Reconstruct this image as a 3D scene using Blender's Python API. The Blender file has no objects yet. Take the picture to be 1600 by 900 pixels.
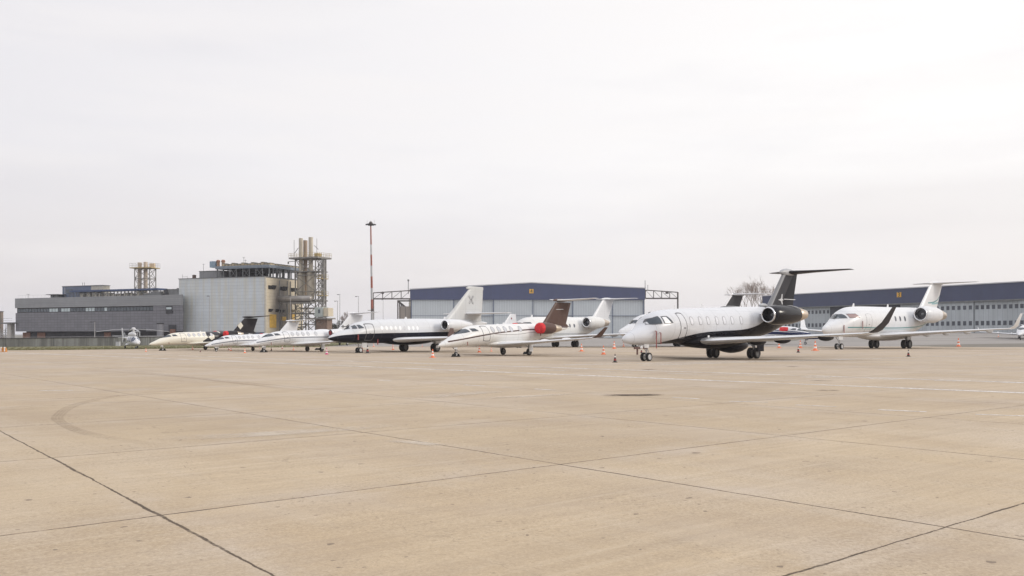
import bpy, bmesh, math, random
from mathutils import Vector, Matrix
random.seed(7)
PI = math.pi; R = math.radians
F, YH, H = 1400.0, 522.0, 1.5          # focal length (px of a 1600 px frame), horizon row, eye height
scn = bpy.context.scene
COL = scn.collection

# ------------------------------------------------------------------ helpers
def V(*a): return Vector(a)
def gp(px, py):                        # ground point seen at a pixel
    d = F*H/(py-YH); return V((px-800)/F*d, d, 0)
def wp(px, py, d):                     # point at distance d
    return V((px-800)/F*d, d, H-(py-YH)*d/F)

def tag(o, label=None, cat=None, group=None, kind=None):
    if label: o['label'] = label
    if cat: o['category'] = cat
    if group: o['group'] = group
    if kind: o['kind'] = kind
    return o

def empty(name, loc=(0,0,0), rz=0, scale=1):
    o = bpy.data.objects.new(name, None); COL.objects.link(o)
    o.location = loc; o.rotation_euler = (0,0,rz); o.scale = (scale,)*3
    o.empty_display_size = .3
    return o

class MB:
    def __init__(s): s.v=[]; s.f=[]; s.m=[]
    def quad(s, pts, m=0):
        b=len(s.v); s.v += [tuple(p) for p in pts]; s.f.append(tuple(range(b,b+len(pts)))); s.m.append(m)
    def box(s, x0,x1,y0,y1,z0,z1, m=0):
        b=len(s.v)
        s.v += [(x0,y0,z0),(x1,y0,z0),(x1,y1,z0),(x0,y1,z0),(x0,y0,z1),(x1,y0,z1),(x1,y1,z1),(x0,y1,z1)]
        for q in ((0,3,2,1),(4,5,6,7),(0,1,5,4),(1,2,6,5),(2,3,7,6),(3,0,4,7)):
            s.f.append(tuple(b+i for i in q)); s.m.append(m)
        return s
    def bar(s, p, q, w, h=None, m=0):      # square bar between two points
        p=Vector(p); q=Vector(q); d=(q-p)
        if d.length<1e-6: return s
        d.normalize(); up=V(0,0,1) if abs(d.z)<.95 else V(0,1,0)
        a=d.cross(up).normalized(); b2=a.cross(d).normalized(); h=h or w
        rings=[[c+a*(sx*w/2)+b2*(sy*h/2) for sx,sy in ((-1,-1),(1,-1),(1,1),(-1,1))] for c in (p,q)]
        return s.loft(rings, m)
    def tube(s, p, q, r0, r1=None, n=10, m=0):
        p=Vector(p); q=Vector(q); d=(q-p)
        if d.length<1e-6: return s
        d.normalize(); up=V(0,0,1) if abs(d.z)<.95 else V(1,0,0)
        a=d.cross(up).normalized(); b2=a.cross(d).normalized(); r1=r0 if r1 is None else r1
        rings=[[c+a*(r*math.cos(2*PI*i/n))+b2*(r*math.sin(2*PI*i/n)) for i in range(n)] for c,r in ((p,r0),(q,r1))]
        return s.loft(rings, m)
    def loft(s, rings, m=0, cap=True, closed=True, mats=None):
        b=len(s.v); n=len(rings[0])
        for r in rings: s.v += [tuple(p) for p in r]
        for i in range(len(rings)-1):
            for j in range(n if closed else n-1):
                k=(j+1)%n
                s.f.append((b+i*n+j, b+i*n+k, b+(i+1)*n+k, b+(i+1)*n+j)); s.m.append(mats[i] if mats else m)
        if cap and closed:
            s.f.append(tuple(b+j for j in range(n))); s.m.append(mats[0] if mats else m)
            e=b+(len(rings)-1)*n
            s.f.append(tuple(e+j for j in range(n))); s.m.append(mats[-1] if mats else m)
        return s
    def lathe(s, prof, o=(0,0,0), axis=(0,0,1), n=20, m=0, mats=None, cap=False):   # prof: (along, radius)
        o=Vector(o); d=Vector(axis).normalized(); up=V(0,0,1) if abs(d.z)<.95 else V(1,0,0)
        a=d.cross(up).normalized(); b2=a.cross(d).normalized()
        rings=[[o+d*t+a*(r*math.cos(2*PI*i/n))+b2*(r*math.sin(2*PI*i/n)) for i in range(n)] for t,r in prof]
        return s.loft(rings, m, cap=cap, mats=mats)
    def sbox(s,x0,x1,y0,y1,z0,z1,k,m=0):   # box whose far end is cut back by k metres per metre of depth
        return s.loft([[V(x0,y0,z),V(x1-k*0,y0,z),V(x1-k*(y1-y0),y1,z),V(x0,y1,z)] for z in (z0,z1)],m)
    def build(s, name, mats, parent=None, smooth=False, merge=False, angle=40, fixn=True):
        me=bpy.data.meshes.new(name)
        bm=bmesh.new()
        vs=[bm.verts.new(p) for p in s.v]
        for f,m in zip(s.f,s.m):
            try:
                fc=bm.faces.new([vs[i] for i in f]); fc.material_index=m; fc.smooth=smooth
            except ValueError: pass
        if merge: bmesh.ops.remove_doubles(bm, verts=bm.verts, dist=1e-4)
        if fixn: bmesh.ops.recalc_face_normals(bm, faces=bm.faces)
        if smooth:
            for e in bm.edges:
                if len(e.link_faces)==2 and e.calc_face_angle(0)>R(angle): e.smooth=False
        bm.to_mesh(me); bm.free()
        for mt in (mats if isinstance(mats,(list,tuple)) else [mats]): me.materials.append(mt)
        o=bpy.data.objects.new(name, me); COL.objects.link(o)
        if parent is not None: o.parent=parent
        return o

def copy_tree(o, parent=None):
    c=o.copy(); COL.objects.link(c)
    if parent is not None: c.parent=parent
    for ch in [x for x in o.children]: copy_tree(ch, c)
    return c

# ------------------------------------------------------------------ materials
def nodes(m):
    m.use_nodes=True; nt=m.node_tree; return nt, nt.nodes, nt.links, nt.nodes['Principled BSDF']
def N(nt, typ, **kw):
    n=nt.nodes.new(typ)
    for k,v in kw.items():
        if k.startswith('i_'): n.inputs[int(k[2:])].default_value=v
        else: setattr(n,k,v)
    return n
def math_(nt, op, a, b=None, clamp=False):
    n=nt.nodes.new('ShaderNodeMath'); n.operation=op; n.use_clamp=clamp
    for i,x in enumerate((a,b)):
        if x is None: continue
        if isinstance(x,(int,float)): n.inputs[i].default_value=x
        else: nt.links.new(x,n.inputs[i])
    return n.outputs[0]
def mixc(nt, fac, a, b):
    n=nt.nodes.new('ShaderNodeMix'); n.data_type='RGBA'
    for sock,x in ((n.inputs[0],fac),(n.inputs[6],a),(n.inputs[7],b)):
        if isinstance(x,(int,float)): sock.default_value=x
        elif isinstance(x,(tuple,list)): sock.default_value=tuple(x)+((1,) if len(x)==3 else ())
        else: nt.links.new(x,sock)
    return n.outputs[2]
def ramp(nt, val, lo, hi):
    n=nt.nodes.new('ShaderNodeMapRange'); n.clamp=True
    n.inputs[1].default_value=lo; n.inputs[2].default_value=hi
    nt.links.new(val,n.inputs[0]); return n.outputs[0]
def noise(nt, vec, scale, detail=4, rough=.55, stretch=None):
    if stretch:
        mp=nt.nodes.new('ShaderNodeMapping'); mp.inputs['Scale'].default_value=stretch; nt.links.new(vec,mp.inputs[0]); vec=mp.outputs[0]
    n=nt.nodes.new('ShaderNodeTexNoise'); n.inputs['Scale'].default_value=scale; n.inputs['Detail'].default_value=detail; n.inputs['Roughness'].default_value=rough
    nt.links.new(vec,n.inputs['Vector']); return n.outputs[0]
def coords(nt, kind='Object'):
    return nt.nodes.new('ShaderNodeTexCoord').outputs[kind]

def mat(name, col, rough=.5, metal=0, var=.12, vscale=2.0, coat=0, stretch=None, spec=None, dirt=None):
    m=bpy.data.materials.new(name); nt,nd,ln,b=nodes(m)
    c=coords(nt); f=noise(nt,c,vscale,5,.6,stretch)
    f=ramp(nt,f,.3,.7)
    lo=tuple(x*(1-var) for x in col); hi=tuple(min(1,x*(1+var)) for x in col)
    out=mixc(nt,f,lo,hi)
    if dirt:
        g=ramp(nt,noise(nt,c,vscale*.4,6,.65,(1,1,.25)),.52,.75)
        out=mixc(nt,math_(nt,'MULTIPLY',g,.7),out,dirt)
    ln.new(out,b.inputs['Base Color'])
    b.inputs['Roughness'].default_value=rough; b.inputs['Metallic'].default_value=metal
    if coat: b.inputs['Coat Weight'].default_value=coat; b.inputs['Coat Roughness'].default_value=.08
    if spec is not None: b.inputs['Specular IOR Level'].default_value=spec
    return m

def livery(name, base, zones, rough=.30, coat=.06, smax=30., zmax=10.):
    """paint on an aeroplane: zones are (kind, [(s,z)..], colour, width, smin, smax); coordinates are the thing's own (s aft, z up)"""
    m=bpy.data.materials.new(name); nt,nd,ln,b=nodes(m)
    c=coords(nt); sep=nt.nodes.new('ShaderNodeSeparateXYZ'); ln.new(c,sep.inputs[0])
    s,y,z=sep.outputs
    f=ramp(nt,noise(nt,c,1.3,5,.6),.3,.7)
    col=mixc(nt,f,tuple(x*.95 for x in base),base)
    for kind,pts,zc,w,s0,s1 in zones:
        fc=nt.nodes.new('ShaderNodeFloatCurve'); cv=fc.mapping.curves[0]
        while len(cv.points)>2: cv.points.remove(cv.points[0])
        p2=[(a/smax,bz/zmax) for a,bz in pts]
        cv.points[0].location=p2[0]; cv.points[1].location=p2[-1]
        for q in p2[1:-1]: cv.points.new(*q)
        for q in cv.points: q.handle_type='AUTO_CLAMPED'
        fc.mapping.update()
        ln.new(math_(nt,'DIVIDE',s,smax),fc.inputs['Value'])
        bz=math_(nt,'MULTIPLY',fc.outputs[0],zmax)
        if kind=='below': g=math_(nt,'LESS_THAN',z,bz)
        elif kind=='above': g=math_(nt,'GREATER_THAN',z,bz)
        else: g=math_(nt,'LESS_THAN',math_(nt,'ABSOLUTE',math_(nt,'SUBTRACT',z,bz)),w)
        g=math_(nt,'MULTIPLY',g,math_(nt,'GREATER_THAN',s,s0)); g=math_(nt,'MULTIPLY',g,math_(nt,'LESS_THAN',s,s1))
        col=mixc(nt,g,col,zc)
    pl=math_(nt,'LESS_THAN',math_(nt,'ABSOLUTE',math_(nt,'SUBTRACT',math_(nt,'FRACT',math_(nt,'DIVIDE',s,1.37)),.5)),.010)
    hl=math_(nt,'MULTIPLY',math_(nt,'LESS_THAN',math_(nt,'ABSOLUTE',math_(nt,'SUBTRACT',math_(nt,'FRACT',math_(nt,'DIVIDE',z,.83)),.5)),.010),.7)
    col=mixc(nt,math_(nt,'MULTIPLY',math_(nt,'MAXIMUM',pl,hl),.30),col,(.12,.12,.13))
    gr=ramp(nt,noise(nt,c,2.2,6,.7,(.5,1,1)),.52,.75); col=mixc(nt,math_(nt,'MULTIPLY',gr,.05),col,(.30,.28,.25))
    ln.new(col,b.inputs['Base Color'])
    b.inputs['Roughness'].default_value=rough; bw=nt.nodes.new('ShaderNodeRGBToBW'); ln.new(col,bw.inputs[0]); ln.new(math_(nt,'ADD',math_(nt,'MULTIPLY',bw.outputs[0],.4),.05),b.inputs['Specular IOR Level'])   # dark belly paint is duller than the white
    return m

def panelled(name, col, px, pz, line, lw=.03, rough=.5, metal=0, var=.1, axis='x', streak=None, prop=.06, zphase=0, sscale=.9):
    """cladding: panels px by pz metres with thin dark seams, in the facade's own coordinates"""
    m=bpy.data.materials.new(name); nt,nd,ln,b=nodes(m)
    c=coords(nt); sep=nt.nodes.new('ShaderNodeSeparateXYZ'); ln.new(c,sep.inputs[0])
    u=sep.outputs[0] if axis=='x' else sep.outputs[1]; z=sep.outputs[2]
    uu=math_(nt,'DIVIDE',u,px); zz=math_(nt,'DIVIDE',math_(nt,'ADD',z,zphase),pz)
    du=math_(nt,'ABSOLUTE',math_(nt,'SUBTRACT',math_(nt,'FRACT',uu),.5)); dz=math_(nt,'ABSOLUTE',math_(nt,'SUBTRACT',math_(nt,'FRACT',zz),.5))
    g=math_(nt,'MAXIMUM',math_(nt,'GREATER_THAN',du,.5-lw/px/2),math_(nt,'GREATER_THAN',dz,.5-lw/pz/2))
    cb=nt.nodes.new('ShaderNodeCombineXYZ'); ln.new(math_(nt,'FLOOR',uu),cb.inputs[0]); ln.new(math_(nt,'FLOOR',zz),cb.inputs[1])
    wn=nt.nodes.new('ShaderNodeTexWhiteNoise'); wn.noise_dimensions='3D'; ln.new(cb.outputs[0],wn.inputs[0])
    f=noise(nt,c,.35,6,.65)
    tone=mixc(nt,ramp(nt,f,.3,.7),tuple(x*(1-var) for x in col),tuple(x*(1+var) for x in col))
    tone=mixc(nt,math_(nt,'MULTIPLY',wn.outputs[0],prop*4),tone,tuple(x*.6 for x in col))
    if streak:
        sk=ramp(nt,noise(nt,c,sscale,5,.65,(1,1,.08)),.42,.62)
        tone=mixc(nt,math_(nt,'MULTIPLY',sk,.75),tone,streak)
    out=mixc(nt,math_(nt,'MULTIPLY',g,.75),tone,line)
    ln.new(out,b.inputs['Base Color'])
    b.inputs['Roughness'].default_value=rough; b.inputs['Metallic'].default_value=metal
    return m

M={}
M['tyre']=mat('tyre_rubber',(.018,.018,.019),.75)
M['hub']=mat('wheel_hub',(.50,.50,.51),.45,.1); M['hubdark']=mat('wheel_hub_dark',(.10,.10,.105),.5)
M['strut']=mat('gear_metal',(.42,.42,.43),.35,.6)
M['dark']=mat('dark_grey',(.03,.03,.033),.5)
M['black']=mat('black',(.012,.012,.014),.5)
M['duct']=mat('intake_duct',(.05,.05,.055),.4,.5)
M['fan']=mat('fan_metal',(.06,.06,.07),.35,.7)
M['lip']=mat('polished_lip',(.72,.72,.74),.16,.9,var=.04)
M['glass']=mat('cockpit_glass',(.062,.075,.092),.12,0,var=.2,spec=.35)
M['shade']=mat('cabin_window_blind',(.50,.51,.54),.3,var=.05)
M['shadew']=mat('cabin_window_white',(.75,.76,.78),.3,var=.03)
M['cabdark']=mat('cabin_window_dark',(.10,.11,.13),.12)
M['windowpale']=mat('cabin_window_pale',(.60,.61,.65),.25,var=.06); M['plug']=mat('dark_red_plug',(.20,.03,.035),.8); M['seam']=mat('door_seam',(.10,.10,.11),.6)
M['seamlight']=mat('window_seal',(.33,.33,.35),.5)
M['red']=mat('red_cover_cloth',(.58,.025,.03),.8,vscale=6,var=.25)
M['redtag']=mat('red_streamer',(.22,.045,.045),.85); M['barbrown']=mat('gear_bar_brown',(.10,.05,.045),.7)
M['white']=livery('white_paint',(.665,.675,.70),[])
M['silver']=mat('leading_edge_silver',(.62,.63,.65),.25,.6,var=.05)
M['exhaust']=mat('exhaust_metal',(.52,.44,.36),.3,.7)
M['grey']=mat('grey_paint',(.35,.36,.38),.4)
M['dkpaint']=livery('black_gloss_paint',(.012,.012,.017),[],.3)
M['brown']=livery('brown_paint',(.105,.066,.056),[],.3)
M['brushgrey']=mat('charcoal_paint',(.028,.026,.03),.4,spec=.10)
M['tailgrey']=mat('tail_mid_grey',(.16,.16,.175),.3,coat=.4)

# ------------------------------------------------------------------ camera, world, sun
cam=bpy.data.cameras.new('camera'); co=bpy.data.objects.new('camera',cam); COL.objects.link(co)
co.location=(0,0,H); co.rotation_euler=(R(90),0,0)
cam.sensor_width=36; cam.lens=F/1600*36; cam.shift_y=(YH-450)/1600; cam.clip_end=9000; cam.clip_start=.1
scn.camera=co

SUN_EL, SUN_AZ = R(24), R(97)            # azimuth measured clockwise from the view direction
w=bpy.data.worlds.new('World'); scn.world=w; w.use_nodes=True
nt=w.node_tree; bg=nt.nodes['Background']; bg.inputs[1].default_value=.1
sky=nt.nodes.new('ShaderNodeTexSky'); sky.sky_type='NISHITA'; sky.sun_disc=False
sky.sun_elevation=SUN_EL; sky.sun_rotation=SUN_AZ; sky.air_density=1.5; sky.dust_density=3
tc=nt.nodes.new('ShaderNodeTexCoord'); gen=tc.outputs['Generated']
sp=nt.nodes.new('ShaderNodeSeparateXYZ'); nt.links.new(gen,sp.inputs[0])
el=math_(nt,'MAXIMUM',sp.outputs[2],0)
az=ramp(nt,sp.outputs[0],-.5,.42)
low=mixc(nt,az,(8.1,7.7,7.8),(9.5,9.0,8.8))                                  # near the horizon, warmer towards the sun
high=mixc(nt,az,(8.9,8.7,9.0),(11.2,10.95,10.8))                              # thin bright cloud sheet
big=noise(nt,gen,1.5,5,.5,(1,1,3.5))
base=mixc(nt,ramp(nt,math_(nt,'ADD',el,math_(nt,'MULTIPLY',math_(nt,'SUBTRACT',big,.5),.22)),.05,.20),low,high)
cl=noise(nt,gen,2.4,6,.55,(1,1,6.))
base=mixc(nt,math_(nt,'MULTIPLY',ramp(nt,cl,.45,.65),.24),base,(7.9,7.75,8.2))
cl2=noise(nt,gen,3.4,5,.5,(1,.7,8.))
base=mixc(nt,math_(nt,'MULTIPLY',ramp(nt,cl2,.45,.70),.30),base,(10.4,9.95,9.75))
bank=math_(nt,'MULTIPLY',ramp(nt,sp.outputs[0],.12,.36),math_(nt,'MULTIPLY',ramp(nt,el,.07,.11),ramp(nt,math_(nt,'ADD',el,math_(nt,'MULTIPLY',math_(nt,'SUBTRACT',cl,.5),.10)),.175,.145)))
base=mixc(nt,math_(nt,'MULTIPLY',bank,.40),base,(8.4,8.05,8.15))                 # grey bank above the far hangar
base=mixc(nt,ramp(nt,el,.34,1.),base,(14.,14.,14.6))                              # overcast: brightest overhead
skymix=mixc(nt,.93,sky.outputs[0],base)
nt.links.new(skymix,bg.inputs[0])
sl=bpy.data.lights.new('sun','SUN'); sl.energy=1.5; sl.angle=R(14); sl.color=(1,.93,.83)
so=bpy.data.objects.new('sun',sl); COL.objects.link(so)
sd=V(math.sin(SUN_AZ)*math.cos(SUN_EL), math.cos(SUN_AZ)*math.cos(SUN_EL), math.sin(SUN_EL))
so.rotation_euler=sd.to_track_quat('Z','Y').to_euler()
vs=scn.view_settings; vs.view_transform='Standard'; vs.look='None'; vs.exposure=0; vs.gamma=1; vs.use_curve_mapping=False

# ------------------------------------------------------------------ ground
def smooth(a,b,x):
    t=max(0,min(1,(x-a)/(b-a))); return t*t*(3-2*t)
def terr(x,y):
    return 1.75*smooth(112,180,y)*smooth(44,74,x*170/max(y,100.)) - .0
def sheet(x0,x1,y0,y1,dz,nx=40,ny=40,curve=None):
    mb=MB(); b=0
    for j in range(ny+1):
        for i in range(nx+1):
            x=x0+(x1-x0)*i/nx; y=y0+(y1-y0)*j/ny; mb.v.append((x,y,terr(x,y)+dz))
    for j in range(ny):
        for i in range(nx):
            k=j*(nx+1)+i; mb.f.append((k,k+1,k+nx+2,k+nx+1)); mb.m.append(0)
    return mb

P2=gp(875,725.6); ANG=R(40)
def concrete():
    m=bpy.data.materials.new('apron_concrete'); nt,nd,ln,b=nodes(m)
    c=coords(nt)
    mp=nt.nodes.new('ShaderNodeMapping'); mp.vector_type='TEXTURE'
    mp.inputs['Location'].default_value=(P2.x,P2.y,0); mp.inputs['Rotation'].default_value=(0,0,ANG)
    ln.new(c,mp.inputs[0]); g=mp.outputs[0]
    sp=nt.nodes.new('ShaderNodeSeparateXYZ'); ln.new(g,sp.inputs[0])
    wob=math_(nt,'MULTIPLY',math_(nt,'SUBTRACT',noise(nt,g,1.4,5,.7),.5),.07)
    wob=math_(nt,'ADD',wob,math_(nt,'MULTIPLY',math_(nt,'SUBTRACT',noise(nt,g,14,3,.7),.5),.018))
    ub=math_(nt,'ADD',sp.outputs[0],math_(nt,'MULTIPLY',math_(nt,'MULTIPLY',math_(nt,'MINIMUM',sp.outputs[0],0),sp.outputs[1]),.0089))   # the near bay is slightly splayed
    uu=math_(nt,'DIVIDE',math_(nt,'ADD',ub,wob),4.52); vv=math_(nt,'DIVIDE',math_(nt,'ADD',sp.outputs[1],wob),4.38)
    def dist(q,per):
        return math_(nt,'MULTIPLY',math_(nt,'SUBTRACT',.5,math_(nt,'ABSOLUTE',math_(nt,'SUBTRACT',math_(nt,'FRACT',q),.5))),per)
    d1=dist(uu,4.52); d2=dist(vv,4.38)
    thick=ramp(nt,noise(nt,g,.55,4,.6),.3,.7)
    w1=math_(nt,'ADD',.006,math_(nt,'MULTIPLY',thick,.013)); w2=math_(nt,'ADD',.005,math_(nt,'MULTIPLY',thick,.012))
    def joint(d,w):
        t=math_(nt,'DIVIDE',d,w); n=nt.nodes.new('ShaderNodeMapRange'); n.clamp=True
        n.inputs[1].default_value=1.35; n.inputs[2].default_value=.75; ln.new(t,n.inputs[0]); return n.outputs[0]
    brk=ramp(nt,noise(nt,g,2.3,4,.7),.30,.46)
    brk1=math_(nt,'ADD',.45,math_(nt,'MULTIPLY',brk,.55)); j=math_(nt,'MAXIMUM',math_(nt,'MULTIPLY',joint(d1,w1),brk1),math_(nt,'MULTIPLY',joint(d2,w2),brk))
    dmin=math_(nt,'MINIMUM',d1,d2)
    # slab tone
    cb=nt.nodes.new('ShaderNodeCombineXYZ'); ln.new(math_(nt,'FLOOR',uu),cb.inputs[0]); ln.new(math_(nt,'FLOOR',vv),cb.inputs[1])
    wn=nt.nodes.new('ShaderNodeTexWhiteNoise'); ln.new(cb.outputs[0],wn.inputs[0])
    A=(.465,.355,.232); B=(.625,.507,.355)
    sepw=nt.nodes.new('ShaderNodeSeparateXYZ'); ln.new(c,sepw.inputs[0])
    # slab colours turn greyer further out
    far=ramp(nt,math_(nt,'ADD',sepw.outputs[1],math_(nt,'MULTIPLY',noise(nt,c,.08,3),9.)),16,46)
    A2=mixc(nt,far,A,(.44,.365,.295)); B2=mixc(nt,far,B,(.55,.47,.395))
    n1=ramp(nt,noise(nt,g,.33,7,.62),.3,.7)
    col=mixc(nt,n1,A2,B2)
    col=mixc(nt,math_(nt,'MULTIPLY',wn.outputs[0],.60),col,(.40,.315,.215))
    st=ramp(nt,noise(nt,g,.9,6,.6,(.18,2.2,1)),.45,.75)          # broom and traffic streaks
    col=mixc(nt,math_(nt,'MULTIPLY',st,.5),col,(.35,.275,.20))
    st2=ramp(nt,noise(nt,g,.5,6,.65,(2.6,.3,1)),.5,.76)
    col=mixc(nt,math_(nt,'MULTIPLY',st2,.42),col,(.58,.50,.40))
    bl=ramp(nt,noise(nt,c,.16,5,.6),.5,.72)                       # dark weathering clouds
    col=mixc(nt,math_(nt,'MULTIPLY',bl,.50),col,(.33,.25,.175))
    sm=ramp(nt,noise(nt,g,1.7,7,.72),.54,.74)
    col=mixc(nt,math_(nt,'MULTIPLY',sm,.36),col,(.32,.255,.19))
    g4=ramp(nt,noise(nt,c,3.2,6,.75),.40,.62); col=mixc(nt,math_(nt,'MULTIPLY',g4,.22),col,(.34,.27,.20))
    lt=ramp(nt,noise(nt,g,.22,5,.6,(1,.45,1)),.54,.70); col=mixc(nt,math_(nt,'MULTIPLY',lt,.5),col,(.62,.535,.43))
    edge=nt.nodes.new('ShaderNodeMapRange'); edge.clamp=True; edge.inputs[1].default_value=.62; edge.inputs[2].default_value=0; ln.new(dmin,edge.inputs[0])
    eg=math_(nt,'MULTIPLY',edge.outputs[0],ramp(nt,noise(nt,g,.8,5,.7),.42,.66))
    col=mixc(nt,math_(nt,'MULTIPLY',eg,.62),col,(.57,.50,.43))
    # fine aggregate and pits
    fine=noise(nt,c,55,4,.8); col=mixc(nt,math_(nt,'MULTIPLY',ramp(nt,fine,.38,.62),.45),col,(.27,.205,.145))
    gr=noise(nt,c,24,3,.8); gm=ramp(nt,noise(nt,c,.55,5,.65),.36,.60)
    col=mixc(nt,math_(nt,'MULTIPLY',ramp(nt,gr,.50,.64),math_(nt,'ADD',.08,math_(nt,'MULTIPLY',gm,.34))),col,(.24,.18,.125))
    col=mixc(nt,math_(nt,'MULTIPLY',ramp(nt,gr,.46,.34),math_(nt,'ADD',.12,math_(nt,'MULTIPLY',gm,.2))),col,(.66,.57,.44))
    br=noise(nt,g,1.9,6,.7,(.12,4.5,1)); col=mixc(nt,math_(nt,'MULTIPLY',ramp(nt,br,.50,.66),.30),col,(.34,.265,.19)); col=mixc(nt,math_(nt,'MULTIPLY',ramp(nt,br,.46,.34),.22),col,(.60,.51,.40))
    tint=noise(nt,c,.28,3,.5); col=mixc(nt,math_(nt,'MULTIPLY',ramp(nt,tint,.45,.65),.30),col,(.50,.395,.262)); col=mixc(nt,math_(nt,'MULTIPLY',ramp(nt,tint,.46,.32),.30),col,(.47,.40,.335))
    pits=ramp(nt,noise(nt,c,15,5,.8),.56,.64)
    pm=ramp(nt,noise(nt,c,.7,5,.6),.42,.64)
    col=mixc(nt,math_(nt,'MULTIPLY',math_(nt,'MULTIPLY',pits,pm),.75),col,(.19,.15,.11))
    sp2=ramp(nt,noise(nt,c,6.5,2,.5),.715,.73)
    col=mixc(nt,math_(nt,'MULTIPLY',sp2,.65),col,(.13,.10,.08))
    # hairline cracks
    vo=nt.nodes.new('ShaderNodeTexVoronoi'); vo.feature='DISTANCE_TO_EDGE'; vo.inputs['Scale'].default_value=.13
    wv=nt.nodes.new('ShaderNodeVectorMath'); wv.operation='ADD'
    nn=nt.nodes.new('ShaderNodeTexNoise'); nn.inputs['Scale'].default_value=1.2; nn.inputs['Detail'].default_value=6; ln.new(c,nn.inputs['Vector'])
    ln.new(c,wv.inputs[0]); ln.new(nn.outputs['Color'],wv.inputs[1]); ln.new(wv.outputs[0],vo.inputs['Vector'])
    cr=math_(nt,'LESS_THAN',vo.outputs[0],.0006)
    cr=math_(nt,'MULTIPLY',cr,ramp(nt,noise(nt,c,.25,3),.5,.6))
    col=mixc(nt,math_(nt,'MULTIPLY',cr,.5),col,(.16,.125,.095))
    jc=ramp(nt,noise(nt,g,3.,3,.6),.3,.7)
    col=mixc(nt,math_(nt,'MULTIPLY',j,.9),col,mixc(nt,jc,(.035,.024,.017),(.10,.072,.05)))
    ln.new(col,b.inputs['Base Color'])
    b.inputs['Roughness'].default_value=.86; b.inputs['Specular IOR Level'].default_value=.25
    bp=nt.nodes.new('ShaderNodeBump'); bp.inputs['Strength'].default_value=.35; bp.inputs['Distance'].default_value=.012
    hgt=math_(nt,'SUBTRACT',math_(nt,'MULTIPLY',fine,.25),j); ln.new(hgt,bp.inputs['Height']); ln.new(bp.outputs[0],b.inputs['Normal'])
    return m
M['concrete']=concrete()
M['asphalt']=mat('taxiway_asphalt',(.265,.245,.228),.9,var=.16,vscale=.12,stretch=(.25,1.5,1))
M['earth']=mat('ground_earth',(.16,.145,.12),.95,vscale=.05)
def paint_mat(name,col,wear,under=None,sc=7.):
    m=bpy.data.materials.new(name); nt,nd,ln,b=nodes(m); c=coords(nt)
    t=nt.nodes.new('ShaderNodeBsdfTransparent'); mx=nt.nodes.new('ShaderNodeMixShader')
    f=ramp(nt,noise(nt,c,sc,6,.75),.5-wear*.25-.1,.5-wear*.25+.12) if wear<1 else ramp(nt,noise(nt,c,sc,6,.75),.45,.7)
    f2=ramp(nt,noise(nt,c,.6,4,.6),.25,.55)
    f=math_(nt,'MULTIPLY',f,f2)
    b.inputs['Base Color'].default_value=tuple(col)+(1,); b.inputs['Roughness'].default_value=.7
    ln.new(f,mx.inputs[0]); ln.new(t.outputs[0],mx.inputs[1]); ln.new(b.outputs[0],mx.inputs[2])
    ln.new(mx.outputs[0],nd['Material Output'].inputs[0]); return m
M['line']=paint_mat('worn_white_line',(.72,.69,.66),.32)
M['lineworn']=paint_mat('faded_white_line',(.70,.67,.63),.1)
def soft_mat(name,col,strength,sc=1.2,stretch=None,alongfade=True):
    m=bpy.data.materials.new(name); nt,nd,ln,b=nodes(m); c=coords(nt); uv=coords(nt,'UV')
    sp=nt.nodes.new('ShaderNodeSeparateXYZ'); ln.new(uv,sp.inputs[0])
    def hump(q): # 0 at the edges, 1 inside
        n=nt.nodes.new('ShaderNodeMapRange'); n.clamp=True; n.inputs[1].default_value=.5; n.inputs[2].default_value=.2
        ln.new(math_(nt,'ABSOLUTE',math_(nt,'SUBTRACT',q,.5)),n.inputs[0]); return n.outputs[0]
    f=math_(nt,'MULTIPLY',hump(sp.outputs[0]),hump(sp.outputs[1]))
    f=math_(nt,'MULTIPLY',f,ramp(nt,noise(nt,c,sc,6,.7,stretch),.28,.62))
    f=math_(nt,'MULTIPLY',f,strength)
    t=nt.nodes.new('ShaderNodeBsdfTransparent'); mx=nt.nodes.new('ShaderNodeMixShader')
    b.inputs['Base Color'].default_value=tuple(col)+(1,); b.inputs['Roughness'].default_value=.85
    ln.new(f,mx.inputs[0]); ln.new(t.outputs[0],mx.inputs[1]); ln.new(b.outputs[0],mx.inputs[2])
    ln.new(mx.outputs[0],nd['Material Output'].inputs[0]); return m
def ribbon(name, pts, width, z, material, kind='structure'):
    """flat strip on the ground along a polyline, with UVs along and across"""
    me=bpy.data.meshes.new(name); vs=[]; fs=[]
    n=len(pts)
    ws=width if isinstance(width,(list,tuple)) else [width]*n
    for i,p in enumerate(pts):
        a=Vector(pts[max(0,i-1)]); bq=Vector(pts[min(n-1,i+1)]); d=(bq-a); d.z=0; d.normalize(); s=V(-d.y,d.x,0)*(ws[i]/2)
        p=Vector(p); vs += [(p.x-s.x,p.y-s.y,z+terr(p.x,p.y)),(p.x+s.x,p.y+s.y,z+terr(p.x,p.y))]
    for i in range(n-1): fs.append((2*i,2*i+2,2*i+3,2*i+1))
    me.from_pydata(vs,[],fs); uv=me.uv_layers.new()
    for poly in me.polygons:
        for li in poly.loop_indices:
            vi=me.loops[li].vertex_index; uv.data[li].uv=((vi//2)/(n-1), vi%2)
    me.materials.append(material)
    o=bpy.data.objects.new(name,me); COL.objects.link(o); o['kind']=kind
    return o

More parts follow.
